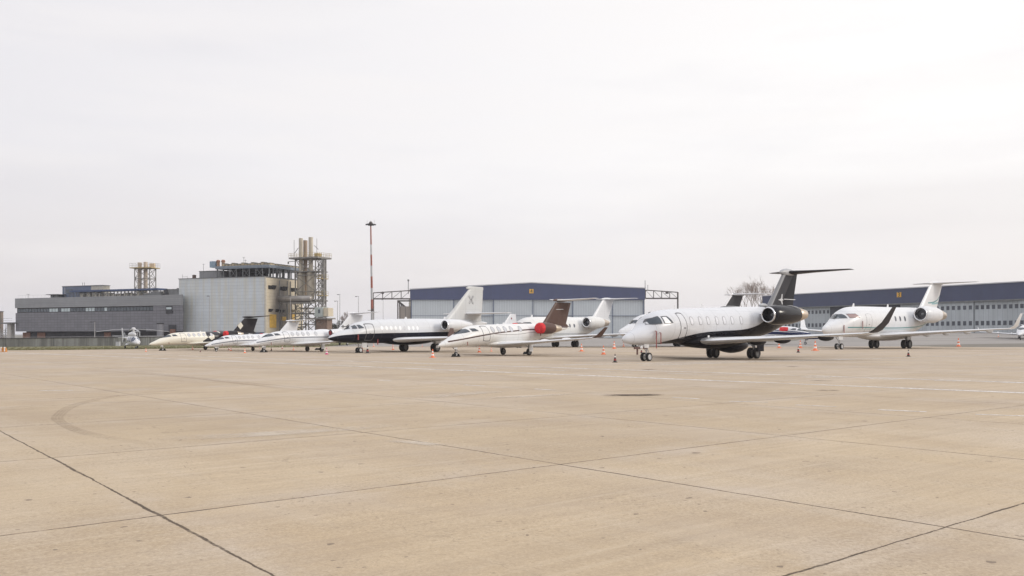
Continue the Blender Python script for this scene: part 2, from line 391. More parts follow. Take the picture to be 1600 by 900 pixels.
tag(sheet(-2600,2600,-300,5200,-.10,130,140).build('ground',M['earth'],smooth=True),kind='structure')
tag(sheet(-420,420,-60,108,0,60,24).build('apron',M['concrete']),kind='structure')
tag(sheet(-150,420,108,420,0,114,104).build('taxiway',M['asphalt'],smooth=True),kind='structure')
def line(p,q,w,name='painted_line',m='line',n=14,z=.004):
    a=gp(*p); b=gp(*q); ribbon(name,[a.lerp(b,i/n) for i in range(n+1)],w,z,M[m])
line((-140,544.5),(1760,620.5),.36,n=30)
line((150,551.5),(1760,603),.32,n=30)
line((-60,556),(280,553.5),.2,m='lineworn'); line((0,568),(330,561),.2,m='lineworn')
line((60,610.5),(115,610),.2,m='lineworn',n=4); line((250,610.5),(275,610.3),.10,m='lineworn',n=3)
for i in range(13):                                     # faded dashes between the lane edges
    t=i/12; x=420+i*104
    y0=566.5+t*34; line((x,y0-.3),(x+46,y0+1.2),.26,m='lineworn',n=4)
for x0,y0,x1,y1 in ((1050,621,1092,623.3),(1140,627,1200,628.8),(1243,632.8,1307,635.6),(1372,640.3,1448,643.6),(1524,647.5,1610,650.4),(725,601.5,757,603.2),(835,607.8,868,609.5),(590,594,612,595)):
    line((x0,y0),(x1,y1),.14,name='lane_dash',n=4)
line((560,540.9),(1700,541.2),.8,n=30,z=.012); 
line((1000,571),(1330,561.5),.4,m='lineworn'); line((1200,563.5),(1340,561),.4); line((1340,561),(1640,551.5),.4,m='lineworn')
line((880,570.0),(1330,562.0),.4,m='lineworn')
M['skid']=soft_mat('tyre_rubber_mark',(.25,.19,.13),.27,3.)
M['stain']=soft_mat('dark_stain',(.10,.07,.05),.95,2.)
M['pale']=soft_mat('pale_patch',(.63,.555,.46),.62,1.)
M['dim']=soft_mat('grey_scuff',(.30,.245,.19),.6,1.)
def track(pix,w,m='skid',name='tyre_mark',z=.008,n=8):
    P=[gp(*p) for p in pix]; out=[]
    for i in range(len(P)-1):
        p0=P[max(0,i-1)];p1=P[i];p2=P[i+1];p3=P[min(len(P)-1,i+2)]
        for k in range(n):
            t=k/n; out.append(.5*((2*p1)+(-p0+p2)*t+(2*p0-5*p1+4*p2-p3)*t*t+(-p0+3*p1-3*p2+p3)*t**3))
    out.append(P[-1]); ribbon(name,out,w,z,M[m])
for k,(dx,dw) in enumerate(((0,.05),(5,.05),(10,.05),(15,.05))):
    track([(420+dx,598),(300+dx,608),(190+dx,617),(115+dx,632),(84+dx,650),(90+dx,662),(120+dx*1.4,676),(175+dx*1.8,688),(240+dx*2,697)],.055,z=.008+.002*k)
track([(120,578),(250,586),(380,600),(450,608)],.35,z=.006); track([(0,628),(120,622),(260,615),(380,612)],.25,z=.007)
track([(955,617.2),(985,617.6),(1012,617.4),(1036,616.8)],[.42]*25,m='stain',name='oil_stain',z=.01)
track([(938,618.5),(975,618.0),(1000,617.6),(1036,616.9)],[.7]*25,m='stain',name='oil_stain',z=.014)
track([(1228,573),(1238,573),(1248,573.2)],.5,m='stain',name='oil_stain',z=.01)
track([(1264,594.5),(1285,595),(1305,595.3)],.25,m='stain',name='oil_stain',z=.01); track([(1275,610.5),(1295,610),(1314,610.5)],.25,m='stain',name='oil_stain',z=.01)
track([(1080,708.6),(1088,708.2),(1096,708.4)],.07,m='stain',name='oil_stain',z=.01)
track([(1005,578),(1014,577.5),(1026,578)],.4,m='stain',name='oil_stain',z=.01)
track([(655,622),(730,615),(790,610)],1.1,m='pale',name='concrete_repair',z=.006)
track([(760,622),(840,618.5),(905,614.5)],.45,m='pale',name='concrete_repair',z=.006)
track([(240,686),(420,678),(640,662)],.8,m='pale',name='concrete_repair',z=.005)
track([(600,688),(650,692),(690,697)],.35,m='pale',name='concrete_repair',z=.005)

# grass verge
def grass():
    m=bpy.data.materials.new('dry_grass'); nt,nd,ln,b=nodes(m); c=coords(nt)
    f=ramp(nt,noise(nt,c,.5,6,.7,(1,1,1)),.3,.7); col=mixc(nt,f,(.085,.095,.03),(.20,.17,.085))
    ln.new(col,b.inputs['Base Color']); b.inputs['Roughness'].default_value=.9; return m
M['grass']=grass()
GA=[gp(-260,551.5),gp(0,547.6),gp(120,546.6),gp(240,545.2),gp(345,543.6),gp(500,542.2)]
WALL=[V(-70,89,0),V(-56,99,0),V(-43.5,112.5,0),V(-36,128,0),V(-28,150,0)]
mb=MB(); rnd=random.Random(3)
GB=[V(-120,86,0),V(-57,101.5,0),V(-50,108,0),V(-43.5,115,0),V(-36,131,0),V(-24,165,0)]
for i in range(len(GA)-1):
    for k in range(12):
        t0,t1=k/12,(k+1)/12
        a0=GA[i].lerp(GA[i+1],t0); a1=GA[i].lerp(GA[i+1],t1); b0=GB[i].lerp(GB[i+1],t0); b1=GB[i].lerp(GB[i+1],t1)
        z=.012; mb.quad([a0+V(0,0,z),a1+V(0,0,z),b1+V(0,0,.10),b0+V(0,0,.10)])
        for q in range(190):
            u=rnd.random(); p=a0.lerp(a1,rnd.random()).lerp(b0,u**1.2); h=rnd.uniform(.05,.16); an=rnd.uniform(0,PI); wv=rnd.uniform(.02,.06)
            e=V(math.cos(an)*wv,math.sin(an)*wv,0); ln_=V(rnd.uniform(-.05,.05),rnd.uniform(-.05,.05),0)
            mb.quad([p-e,p+e,p+ln_+V(0,0,h)])
tag(mb.build('grass_verge',M['grass'],fixn=False),kind='stuff')

# ------------------------------------------------------------------ aeroplanes
def T(s,y,z): return V(s,-y,z)            # thing's own space: x aft, port on the -y side
def pchip(xs,ys,x):
    n=len(xs)
    if x<=xs[0]: return ys[0]
    if x>=xs[-1]: return ys[-1]
    i=max(k for k in range(n-1) if xs[k]<=x)
    h=[xs[k+1]-xs[k] for k in range(n-1)]; d=[(ys[k+1]-ys[k])/h[k] for k in range(n-1)]
    def sl(k):
        if k==0: return d[0]
        if k==n-1: return d[-1]
        if d[k-1]*d[k]<=0: return 0
        w1=2*h[k]+h[k-1]; w2=h[k]+2*h[k-1]
        return (w1+w2)/(w1/d[k-1]+w2/d[k])
    t=(x-xs[i])/h[i]; m0,m1=sl(i)*h[i],sl(i+1)*h[i]
    return (2*t**3-3*t*t+1)*ys[i]+(t**3-2*t*t+t)*m0+(-2*t**3+3*t*t)*ys[i+1]+(t**3-t*t)*m1

class Jet:
    def __init__(j, name, label, ng, th, sng, scale, st, group, at=None):
        """ng: pixel where the nose wheel touches; th: heading; sng: nose-wheel station in the model's metres; st: stations (s, zb, zt, halfwidth)"""
        t=R(th); a=V(math.sin(t),math.cos(t),0)
        g=at if at is not None else gp(*ng)
        o=g-a*(sng*scale)
        j.root=empty(name,(o.x,o.y,terr(g.x,g.y)),math.atan2(a.y,a.x),scale); tag(j.root,label,'aeroplane',group)
        j.S=[r[0] for r in st]; j.B=[r[1] for r in st]; j.Tp=[r[2] for r in st]; j.W=[r[3] for r in st]
    def sec(j,s): return pchip(j.S,j.B,s),pchip(j.S,j.Tp,s),pchip(j.S,j.W,s)
    def pt(j,s,z,side,off=0):
        zb,zt,w=j.sec(s); zc=(zb+zt)/2; h=(zt-zb)/2
        c=max(-1,min(1,(z-zc)/h)); y=w*math.sqrt(max(0,1-c*c))
        n=V(0,y/(w*w+1e-9),c/(h+1e-9)); n.normalize() if n.length>0 else None
        return T(s,side*(y+n.y*off),z+n.z*off)
    def fuselage(j,m,n=72,k=40):
        rings=[]
        s0,s1=j.S[0],j.S[-1]
        L=sorted(set([s0+(s1-s0)*(i/n) for i in range(n+1)]+[s0+(j.S[min(6,len(j.S)-1)]-s0)*(i/14)**1.6 for i in range(15)]))
        for s in L:
            zb,zt,w=j.sec(s); zc=(zb+zt)/2; h=(zt-zb)/2
            rings.append([T(s,w*math.sin(2*PI*i/k),zc+h*math.cos(2*PI*i/k)) for i in range(k)])
        mb=MB().loft(rings); j.fus=mb.build('fuselage',m,j.root,smooth=True,angle=60); return j.fus
    def patch(j,name,q,side,m,off=.012,rnd=.5,n=6,parent=None,label=None):
        """q: 4 corners (s,z) in order front-bottom, front-top, rear-top, rear-bottom"""
        mb=MB(); idx={}
        def pos(u,v):
            uu=u*math.sqrt(max(0,1-rnd*v*v/2)); vv=v*math.sqrt(max(0,1-rnd*u*u/2)); a=(uu+1)/2; b=(vv+1)/2
            fb,ft,rt,rb=[V(x[0],x[1],0) for x in q]
            p=(fb.lerp(ft,b)).lerp(rb.lerp(rt,b),a); return p.x,p.y
        for i in range(n):
            for k in range(n):
                c=[(-1+2*(i+di)/n,-1+2*(k+dk)/n) for di,dk in ((0,0),(1,0),(1,1),(0,1))]
                mb.quad([j.pt(*pos(*x),side,off) for x in c])
        loop=[(-1+2*i/n,-1) for i in range(n)]+[(1,-1+2*i/n) for i in range(n)]+[(1-2*i/n,1) for i in range(n)]+[(-1,1-2*i/n) for i in range(n)]
        top=[j.pt(*pos(*x),side,off) for x in loop]; bot=[j.pt(*pos(*x),side,-.015) for x in loop]
        mb.loft([top,bot],cap=False)
        return mb.build(name,m,parent or j.root,smooth=True,merge=True,angle=50)
    def ring(j,name,q,side,m,wd=.05,off=.014,rnd=.3,n=10,parent=None):
        fb,ft,rt,rb=[V(x[0],x[1],0) for x in q]
        loop=[(-1+2*i/n,-1) for i in range(n)]+[(1,-1+2*i/n) for i in range(n)]+[(1-2*i/n,1) for i in range(n)]+[(-1,1-2*i/n) for i in range(n)]
        lx=max((rb-fb).length,.01); lz=max((ft-fb).length,.01)
        def pos(u,v,sc):
            uu=u*math.sqrt(max(0,1-rnd*v*v/2))*(1-(2*wd/lx if sc else 0)); vv=v*math.sqrt(max(0,1-rnd*u*u/2))*(1-(2*wd/lz if sc else 0))
            p=(fb.lerp(ft,(vv+1)/2)).lerp(rb.lerp(rt,(vv+1)/2),(uu+1)/2); return p.x,p.y
        O=[j.pt(*pos(*x,0),side,off) for x in loop]; I=[j.pt(*pos(*x,1),side,off) for x in loop]
        O2=[j.pt(*pos(*x,0),side,-.01) for x in loop]; I2=[j.pt(*pos(*x,1),side,-.01) for x in loop]
        return MB().loft([O2,O,I,I2],cap=False).build(name,m,parent or j.root,smooth=False)
    def foil(j,name,secs,m,axis='y',parent=None,n=9,side=1,mle=None):
        """secs: (span, sLE, chord, other, thick) ; axis y = wing (other=z), z = fin (other=y)"""
        rings=[]; xs=[(1-math.cos(PI*i/n))/2 for i in range(n+1)]
        def yt(x): return 5*(.2969*math.sqrt(x)-.126*x-.3516*x*x+.2843*x**3-.1036*x**4)
        for sp,sl,ch,ot,th in secs:
            up=[(sl+x*ch, yt(x)*th) for x in reversed(xs)]; lo=[(sl+x*ch,-yt(x)*th) for x in xs[1:-1]]
            r=[]
            for s,d in up+lo:
                r.append(T(s,side*sp,ot+d) if axis=='y' else T(s,side*ot+d,sp))
            rings.append(r)
        return MB().loft(rings).build(name,m,parent or j.root,smooth=True,merge=False,angle=45)
    def pod(j,name,s0,s1,y,z,ry,rz,m,parent=None,k=14,n=12,p=.6):
        rings=[]
        for i in range(n+1):
            t=i/n; f=max(.02,math.sin(PI*t)**p); s=s0+(s1-s0)*t
            rings.append([T(s,y+ry*f*math.sin(2*PI*q/k),z+rz*f*math.cos(2*PI*q/k)) for q in range(k)])
        return MB().loft(rings).build(name,m,parent or j.root,smooth=True,angle=60)
    def engine(j,side,s,y,z,r,rmax,ln,m,cover=None,toe=0.,pitch=0.,exh=.28,mexh=None,pylon=None,mp=None):
        ax=T(1,side*toe,pitch).normalized(); o=T(s,side*y,z)
        P=[(.55,r*.80),(.1,r*.84),(.0,r*.93),(.03,r),(ln*.14,rmax*.96),(ln*.32,rmax),(ln*.55,rmax*.97),(ln*(1-exh),rmax*.80)]
        e=MB().lathe(P,o,ax,28).build('engine',m,j.root,smooth=True,angle=60)
        MB().lathe([(.06,r*.845),(.02,r*.86),(-.012,r*.93),(.005,r*1.0),(.09,r*1.035),(.10,r*1.02)],o,ax,28).build('intake_lip',M['lip'],e,smooth=True,angle=80)
        MB().lathe([(.10,r*.835),(.56,r*.80),(.57,.02)],o,ax,24,mats=[0,1]).build('fan',[M['duct'],M['fan']],e,smooth=True,angle=30)
        MB().lathe([(.34,.005),(.42,r*.12),(.56,r*.22)],o,ax,14).build('spinner',M['grey'],e,smooth=True)
        MB().lathe([(ln*(1-exh)-.03,rmax*.76),(ln*(1-exh)+.01,rmax*.79),(ln,rmax*.46),(ln-.02,rmax*.42),(ln*.8,rmax*.4)],o,ax,24).build('exhaust_nozzle',mexh or M['exhaust'],e,smooth=True)
        if cover:
            c=MB().lathe([(.34,r*1.10),(.06,r*1.09),(-.05,r*1.0),(-.09,r*.8),(-.10,.01)],o,ax,24).build('intake_cover',M['red'],e,smooth=True,angle=50)
            mb=MB()
            for i in range(5):
                p=o+T(.1+.05*i,side*r*(.3-.14*i),-r*1.06); mb.box(p.x-.012,p.x+.012,p.y-.012,p.y+.012,p.z-r*.34-.03*(i%2),p.z)
            mb.build('streamer',M['redtag'],c)
        if pylon:
            s0,s1,y0=pylon
            rings=[]
            for yy,dz in ((y0,0.02),(y-rmax*.7,0.)):
                rings.append([T(s0,side*yy,z+.06+dz),T(s0+.4,side*yy,z+.17+dz),T(s1,side*yy,z+.1+dz),T(s1,side*yy,z-.06+dz),T(s0+.4,side*yy,z-.1+dz)])
            MB().loft(rings).build('pylon',mp or m,j.root,smooth=False)
        return e
    def wheel(j,s,y,r,wd,parent,hub='hub'):
        prof=[(-wd*.30,.01),(-wd*.34,r*.42),(-wd*.28,r*.58),(-wd*.48,r*.66),(-wd*.5,r*.86),(-wd*.36,r*.98),(0,r),(wd*.36,r*.98),(wd*.5,r*.86),(wd*.48,r*.66),(wd*.28,r*.58),(wd*.34,r*.42),(wd*.30,.01)]
        mats=[1,1,1,0,0,0,0,0,0,1,1,1]
        return MB().lathe(prof,T(s,y,r),(0,1,0),22,mats=mats).build('wheel',[M['tyre'],M[hub]],parent,smooth=True,angle=50)
    def gear(j,name,s,y,ztop,r,wd,sep,lean=0,door=None,mdoor=None,drag=.7):
        mb=MB(); th=max(.05,r*.2)
        mb.tube(T(s+lean,y,ztop),T(s,y,r*1.2),th*1.15,th,10); mb.tube(T(s,y-sep/2,r),T(s,y+sep/2,r),th*.7,n=8); mb.tube(T(s,y,r*1.4),T(s,y,r*.9),th*.8)
        mb.bar(T(s-drag,y,ztop-.02),T(s,y,ztop*.45+r*.5),th*.7); mb.bar(T(s+.12,y,ztop*.7),T(s+.22,y,ztop*.42+r*.4),th*.5); mb.bar(T(s+.22,y,ztop*.42+r*.4),T(s+.05,y,r*1.1),th*.5)
        mb.tube(T(s-.06,y+th,ztop*.95),T(s-.03,y+th,r*1.1),th*.22,n=6)
        g=mb.build(name,M['strut'],j.root,smooth=True)
        for q in ((-1,1) if sep>.05 else (0,)): j.wheel(s,y+q*sep/2,r,wd,g,'hub' if name=='nose_gear' else 'hubdark')
        if door:
            s0,s1,z0,z1,yy=door
            MB().box(s0,s1,-(yy)-.02,-(yy)+.02,z0,z1).build('gear_door',mdoor or M['white'],g)
        return g
    def blade(j,s,h,ch,m):
        zt=j.sec(s)[1]
        j.foil('antenna',[(zt-.03,s,ch,0,.03),(zt+h,s+h*.55,ch*.55,0,.018)],m,'z',n=4)

def windows(j,ss,z,w,h,m,dz=0,seal=True,mod=None,rnd=1.0):
    for i,s in enumerate(ss):
        zz=z+dz*(s-ss[0])
        q=[(s-w/2,zz-h/2),(s-w/2,zz+h/2),(s+w/2,zz+h/2),(s+w/2,zz-h/2)]
        for side in (1,-1):
            p=j.patch('cabin_window',q,side,(mod[i] if mod and i in mod else m),off=.008,rnd=rnd,n=5)
            if seal: j.ring('window_seal',[(s-w/2-.03,zz-h/2-.03),(s-w/2-.03,zz+h/2+.03),(s+w/2+.03,zz+h/2+.03),(s+w/2+.03,zz-h/2-.03)],side,M['seamlight'],wd=.035,rnd=rnd,n=5,off=.012,parent=p)
def door(j,q,m,wd=.045,handle=True,side=1):
    d=j.patch('door',q,side,m,off=.006,rnd=.22,n=8)
    j.ring('door_seal',q,side,M['seam'],wd=wd,off=.012,rnd=.22,parent=d)
    if handle:
        s=(q[0][0]*.5+q[3][0]*.5); z=q[0][1]+.42*(q[1][1]-q[0][1])
        j.patch('door_handle',[(s-.09,z-.03),(s-.09,z+.03),(s+.09,z+.03),(s+.09,z-.03)],side,M['seam'],off=.02,rnd=.2,n=2,parent=d)
    return d
def panes(j,qs,m,rnd=.18,sides=(1,-1)):
    for q in qs:
        for side in sides:
            p=j.patch('cockpit_window',q,side,m,off=.01,rnd=rnd,n=7)
            j.ring('window_frame',q,side,M['seam'],wd=.035,off=.015,rnd=rnd,n=7,parent=p)
ROW='business jets parked on the apron'

# ---- the big black-and-white regional-size jet
def twotone_fin(name,LE,colours):
    """fin paint in bands measured aft from a slanted leading edge; LE = (s at z0, z0, ds/dz)"""
    m=bpy.data.materials.new(name); nt,nd,ln,b=nodes(m); c=coords(nt); sp=nt.nodes.new('ShaderNodeSeparateXYZ'); ln.new(c,sp.inputs[0])
    t=math_(nt,'SUBTRACT',sp.outputs[0],math_(nt,'ADD',math_(nt,'MULTIPLY',math_(nt,'SUBTRACT',sp.outputs[2],LE[1]),LE[2]),LE[0]))
    col=colours[0][1]
    for lim,cc in colours[1:]: col=mixc(nt,math_(nt,'GREATER_THAN',t,lim),col,cc)
    ln.new(col,b.inputs['Base Color']); b.inputs['Roughness'].default_value=.3; b.inputs['Specular IOR Level'].default_value=.08; return m
def star_mark(j,name,pts,zc,sc,side,yoff,m,parent,scale):
    mb=MB(); n=len(pts)
    a=[T(sc+x*scale,side*yoff,zc+z*scale) for x,z in pts]; b=[T(sc+x*scale,side*(yoff-.03),zc+z*scale) for x,z in pts]
    mb.loft([a,b]); return mb.build(name,m,parent)

LEG=[(.08,1.19,1.23,.02),(.22,1.07,1.36,.13),(.6,.98,1.51,.28),(1.2,.92,1.72,.47),(1.9,.90,1.96,.67),(2.2,.90,2.12,.75),(2.6,.90,2.47,.88),(3.1,.91,2.68,.96),(3.9,.93,2.84,1.04),(4.8,.94,2.93,1.06),(6.1,.96,3.0,1.07),(12,1.10,3.22,1.07),(15,1.2,3.32,1.06),(17.7,1.35,3.40,1.0),(20,1.75,3.44,.82),(22.5,2.3,3.40,.5),(24.6,2.75,3.2,.22),(25.3,2.9,3.05,.05)]
legp=[(0,.2),(2.9,.86),(3.5,1.03),(4.7,1.22),(6.05,1.42),(7.8,1.60),(10.2,1.70),(13.2,1.80),(14.6,1.96),(15.7,2.20),(16.9,2.62),(18,3.3),(19,3.9),(30,4.0)]
# survey of the big jet was taken along a 39 degree heading; it really stands at 46 degrees, so stations are re-reckoned
def W(s_,z_,o=(5.89,48.22),t0=39,t1=46):
    a0=(math.sin(R(t0)),math.cos(R(t0))); a1=(math.sin(R(t1)),math.cos(R(t1)))
    k=(o[0]+s_*a0[0])/(o[1]+s_*a0[1]); s2=(k*o[1]-o[0])/(a1[0]-k*a1[1])
    return s2, H+(z_-H)*(o[1]+s2*a1[1])/(o[1]+s_*a0[1])
def WS(L): return [W(*p) for p in L]
LEGW=[(W(a,b)[0],W(a,b)[1],W(a,c)[1],d_) for a,b,c,d_ in LEG]
legw=WS(legp[:-1])+[(30,4.)]
M['legpaint']=livery('white_over_black_paint',(.60,.612,.645),[('below',legw,(.010,.010,.015),0,-1,40)],rough=.22)
(fa_,fb_),(fc_,fd_)=W(19.15,3.4),W(22.0,5.95)
M['legfin']=twotone_fin('grey_black_fin_paint',(fa_,fb_,(fc_-fa_)/(fd_-fb_)),[(0,(.22,.225,.24)),(.30,(.042,.042,.048)),(1.30,(.008,.008,.012))])
M['legnac']=mat('black_nacelle_paint',(.010,.010,.014),.16,spec=.28,var=.05)
j=Jet('business_jet','large twin-engine jet, white over glossy black, with black engines and dark upswept winglet',None,46,0,1,LEGW,ROW,at=V(5.89,48.22,0))
j.fuselage(M['legpaint'])
panes(j,[WS([(2.06,2.0),(2.46,2.36),(3.0,2.52),(2.98,2.06)])],M['glass'],sides=(1,)); panes(j,[WS([(2.62,2.04),(2.74,2.40),(3.0,2.50),(2.98,2.06)])],M['glass'],sides=(-1,))
panes(j,[WS(q) for q in ([(3.12,2.07),(3.14,2.49),(3.66,2.52),(4.02,2.12)],)],M['glass'])
j.patch('window_blind',WS([(3.20,2.11),(3.20,2.44),(3.52,2.46),(3.74,2.13)]),1,M['shadew'],off=.016,rnd=.1)
door(j,WS([(4.86,1.22),(4.66,2.72),(5.36,2.75),(5.66,1.24)]),M['legpaint'],wd=.04)
for s_ in (6.15,7.2,8.2,9.35,10.35,11.45,12.75):
    sw,zw=W(s_,2.27+.018*(s_-6.1)); windows(j,[sw],zw,.28,.44,M['windowpale'],rnd=.7)
def Wx(s_): return W(s_,2)[0]
j.pod('belly_fairing',Wx(6.2),Wx(15.2),0,1.10,1.12,.48,M['dkpaint'],p=.5,n=20,k=24)
j.pod('belly_tank',Wx(11.2),Wx(15.9),0,.80,.62,.48,M['dkpaint'],p=.6)
for sd in (1,-1):
    wg=j.foil('wing',[(.8,6.2,4.6,1.10,.50),(1.5,6.55,3.9,1.13,.40),(4.0,8.3,2.5,1.27,.28),(7.8,11.85,1.35,1.53,.12),(8.12,12.05,1.2,1.58,.10)],M['silver'],side=sd)
    j.foil('winglet',[(8.08,12.05,1.2,1.58,.10),(8.3,12.25,1.2,1.74,.09),(8.52,12.8,1.0,2.15,.08),(8.72,13.8,.55,3.06,.04)],M['brushgrey'],side=sd,parent=wg)
    for y,s0,zz in ((2.3,9.0,1.02),(3.75,9.3,1.13),(6.0,10.2,1.29)): j.pod('flap_fairing',s0,s0+2.0,sd*y,zz,.13,.20,M['dkpaint'],parent=wg)
    es,ez=W(15.2,2.76); j.engine(sd,es,1.76,ez,.48,.64,4.2,M['legnac'],toe=.05,pitch=.02,exh=.26,pylon=(es+.5,es+3.2,.85),mp=M['white'])
fin=j.foil('tail_fin',[(W(a,z_)[1],W(a,z_)[0],W(a+c_,z_)[0]-W(a,z_)[0],0,th_) for z_,a,c_,th_ in ((3.0,18.4,6.2,.46),(3.5,19.2,4.7,.42),(4.3,20.15,4.0,.36),(5.95,22.0,2.75,.28))],M['legfin'],'z')
lx,lz=W(21.2,3.98)
for sd in (1,-1):
    star_mark(j,'tail_logo',[(-.42,-.02),(.02,.10),(.10,.42),(.24,.46),(.20,.06),(.34,.03),(.34,-.04),(.20,-.07),(.26,-.40),(.12,-.36),(.02,-.13)],lz,lx,sd,.20,M['silver'],fin,.85)
    q_=[W(21.75,4.0)[0],W(23.9,4.0)[0]]; MB().box(q_[0],q_[1],-sd*.18-.012,-sd*.18+.012,lz+.02,lz+.07).build('tail_stripe',M['silver'],fin)
bz=W(22.5,6.02)[1]
j.pod('tail_bullet',Wx(21.45)-.05,Wx(24.4),0,bz,.22,.27,M['grey'])
for sd in (1,-1): j.foil('tailplane',[(0,Wx(22.3),2.1,bz,.28),(1.0,18.2,1.7,bz+.08,.17),(2.95,20.4,.95,bz+.24,.06)],M['brushgrey'],side=sd)
j.pod('air_scoop',Wx(17.8),Wx(19.3),0,W(18.5,3.50)[1],.14,.15,M['grey'])
j.gear('nose_gear',2.17,0,1.0,.24,.17,.36,lean=.06,door=(1.6,2.0,.74,.95,.30),mdoor=M['white'])
for y in (1.45,-1.45): j.gear('main_gear',10.95,y,1.15,.34,.22,.40,door=(10.75,11.5,.45,1.05,y*1.0+.36*(1 if y>0 else -1)),mdoor=M['dkpaint'])
mb=MB(); mb.box(.75,1.9,-.30,-.24,.68,.80); mb.box(.95,1.03,-.33,-.27,.38,.70); lb=mb.build('taxi_light_bar',M['barbrown'],j.root)
MB().lathe([(0,.10),(.05,.10),(.06,.005)],T(1.32,.30,.76),T(-.3,1,0),12).build('lamp',M['lip'],lb)
for s_,z,ln_ in ((2.3,1.66,.95),(2.62,1.58,.62)):
    p=j.pt(*W(s_,z),1,.03); mb=MB(); mb.bar(p,p+T(-.12,.12,0),.04); mb.box(p.x-.01,p.x+.045,p.y-.08,p.y-.06,p.z-ln_,p.z); mb.build('pitot_cover',M['redtag'],j.root)
for s_ in (4.6,7.4): j.blade(s_,.22,.35,M['white'])
p=j.pt(*W(8.6,1.38),1,.01); MB().lathe([(0,.09),(.03,.09),(.035,.005)],p,T(0,1,.1),14).build('badge',M['shadew'],j.root)
legacy=j

# ---- falcon-like three-spool jet with an X on the fin
FAL=[(.05,1.14,1.18,.02),(.3,1.02,1.36,.22),(.9,.90,1.6,.5),(1.42,.84,1.76,.66),(1.95,.81,1.93,.79),(2.4,.79,2.2,.88),(3.1,.78,2.45,.95),(4.4,.76,2.64,1.0),(7,.75,2.76,1.02),(11.7,.82,2.84,1.02),(13.5,1.1,2.84,.95),(15.5,1.6,2.8,.72),(17.5,2.15,2.72,.4),(18.7,2.42,2.62,.12),(18.95,2.5,2.56,.03)]
M['falpaint']=livery('white_over_black_belly',(.60,.615,.64),[('below',[(0,1.17),(.6,1.34),(1.5,1.45),(4,1.55),(8,1.62),(12.6,1.69),(13.6,1.66),(14.6,1.2),(30,.5)],(.012,.013,.022),0,-1,40)],coat=.5)
M['logogrey']=mat('faint_logo_grey',(.36,.365,.375),.4)
M['finpale']=livery('pale_grey_fin',(.52,.53,.535),[])
j=Jet('business_jet','white jet with black belly, three cockpit panes and a grey X on its fin',(561,551.3),39,3.2,1,FAL,ROW)
j.fuselage(M['falpaint'])
panes(j,[[(1.62,1.86),(2.02,2.08),(2.2,2.10),(1.98,1.90)],[(2.08,1.90),(2.26,2.12),(2.5,2.22),(2.42,1.92)],[(2.5,1.92),(2.58,2.22),(2.78,2.24),(3.02,1.98)]],M['glass'],rnd=.12)
door(j,[(3.1,.97),(3.1,2.34),(3.98,2.35),(3.95,.97)],M['falpaint'],wd=.05)
windows(j,[4.78+.5*i for i in range(9)],1.99,.27,.36,M['shadew'],seal=False,mod={5:M['shade']})
j.pod('belly_fairing',5.2,11.8,0,.98,1.08,.40,M['dkpaint'],p=.5,n=18,k=22)
for sd in (1,-1):
    wg=j.foil('wing',[(.8,6.1,4.6,1.02,.46),(1.5,6.7,3.9,1.08,.38),(4.,8.4,2.5,1.18,.26),(8.6,11.6,1.1,1.42,.10),(8.9,11.8,.8,1.44,.06)],M['white'],side=sd)
    j.engine(sd,11.3,1.72,2.28,.42,.50,3.5,M['white'],toe=-.02,exh=.3,mexh=M['white'],pylon=(11.8,14,.7))
fin=j.foil('tail_fin',[(2.45,12.4,5.8,0,.40),(2.95,13.3,4.75,0,.40),(4,14.55,3.7,0,.34),(5.7,16.45,1.9,0,.20)],M['finpale'],'z')
j.foil('fin_cap',[(5.62,16.05,2.35,0,.20),(5.74,15.95,2.45,0,.22),(5.88,16.3,2.05,0,.12)],M['finpale'],'z')
for sd in (1,-1):
    mb=MB()
    for dx in (1,-1): mb.bar(T(16.55-.30*dx,sd*.155,4.28),T(16.55+.30*dx,sd*.155,4.98),.03,.17)
    mb.build('tail_logo',M['logogrey'],fin)
    j.foil('tailplane',[(0,15.6,2.5,3.36,.22),(1.4,16.2,1.7,3.38,.14),(3.9,17.1,.8,3.42,.06)],M['white'],side=sd)
j.gear('nose_gear',3.2,0,.85,.22,.15,.32,lean=-.1,door=(3.3,3.8,.42,.82,.25),mdoor=M['white'])
for y in (1.9,-1.9): j.gear('main_gear',10.0,y,1.05,.36,.22,.34,lean=-.1,door=(9.8,10.4,.35,.95,y*1.12),mdoor=M['white'])
for s,z in ((2.3,1.42),(4.5,1.05)):
    p=j.pt(s,z,1,.03); MB().box(p.x-.05,p.x+.05,p.y-.05,p.y-.02,p.z-.38,p.z+.05).build('pitot_cover',M['redtag'],j.root)
j.blade(8.2,.16,.35,M['white']); j.blade(13.0,.2,.3,M['white'])
falcon=j

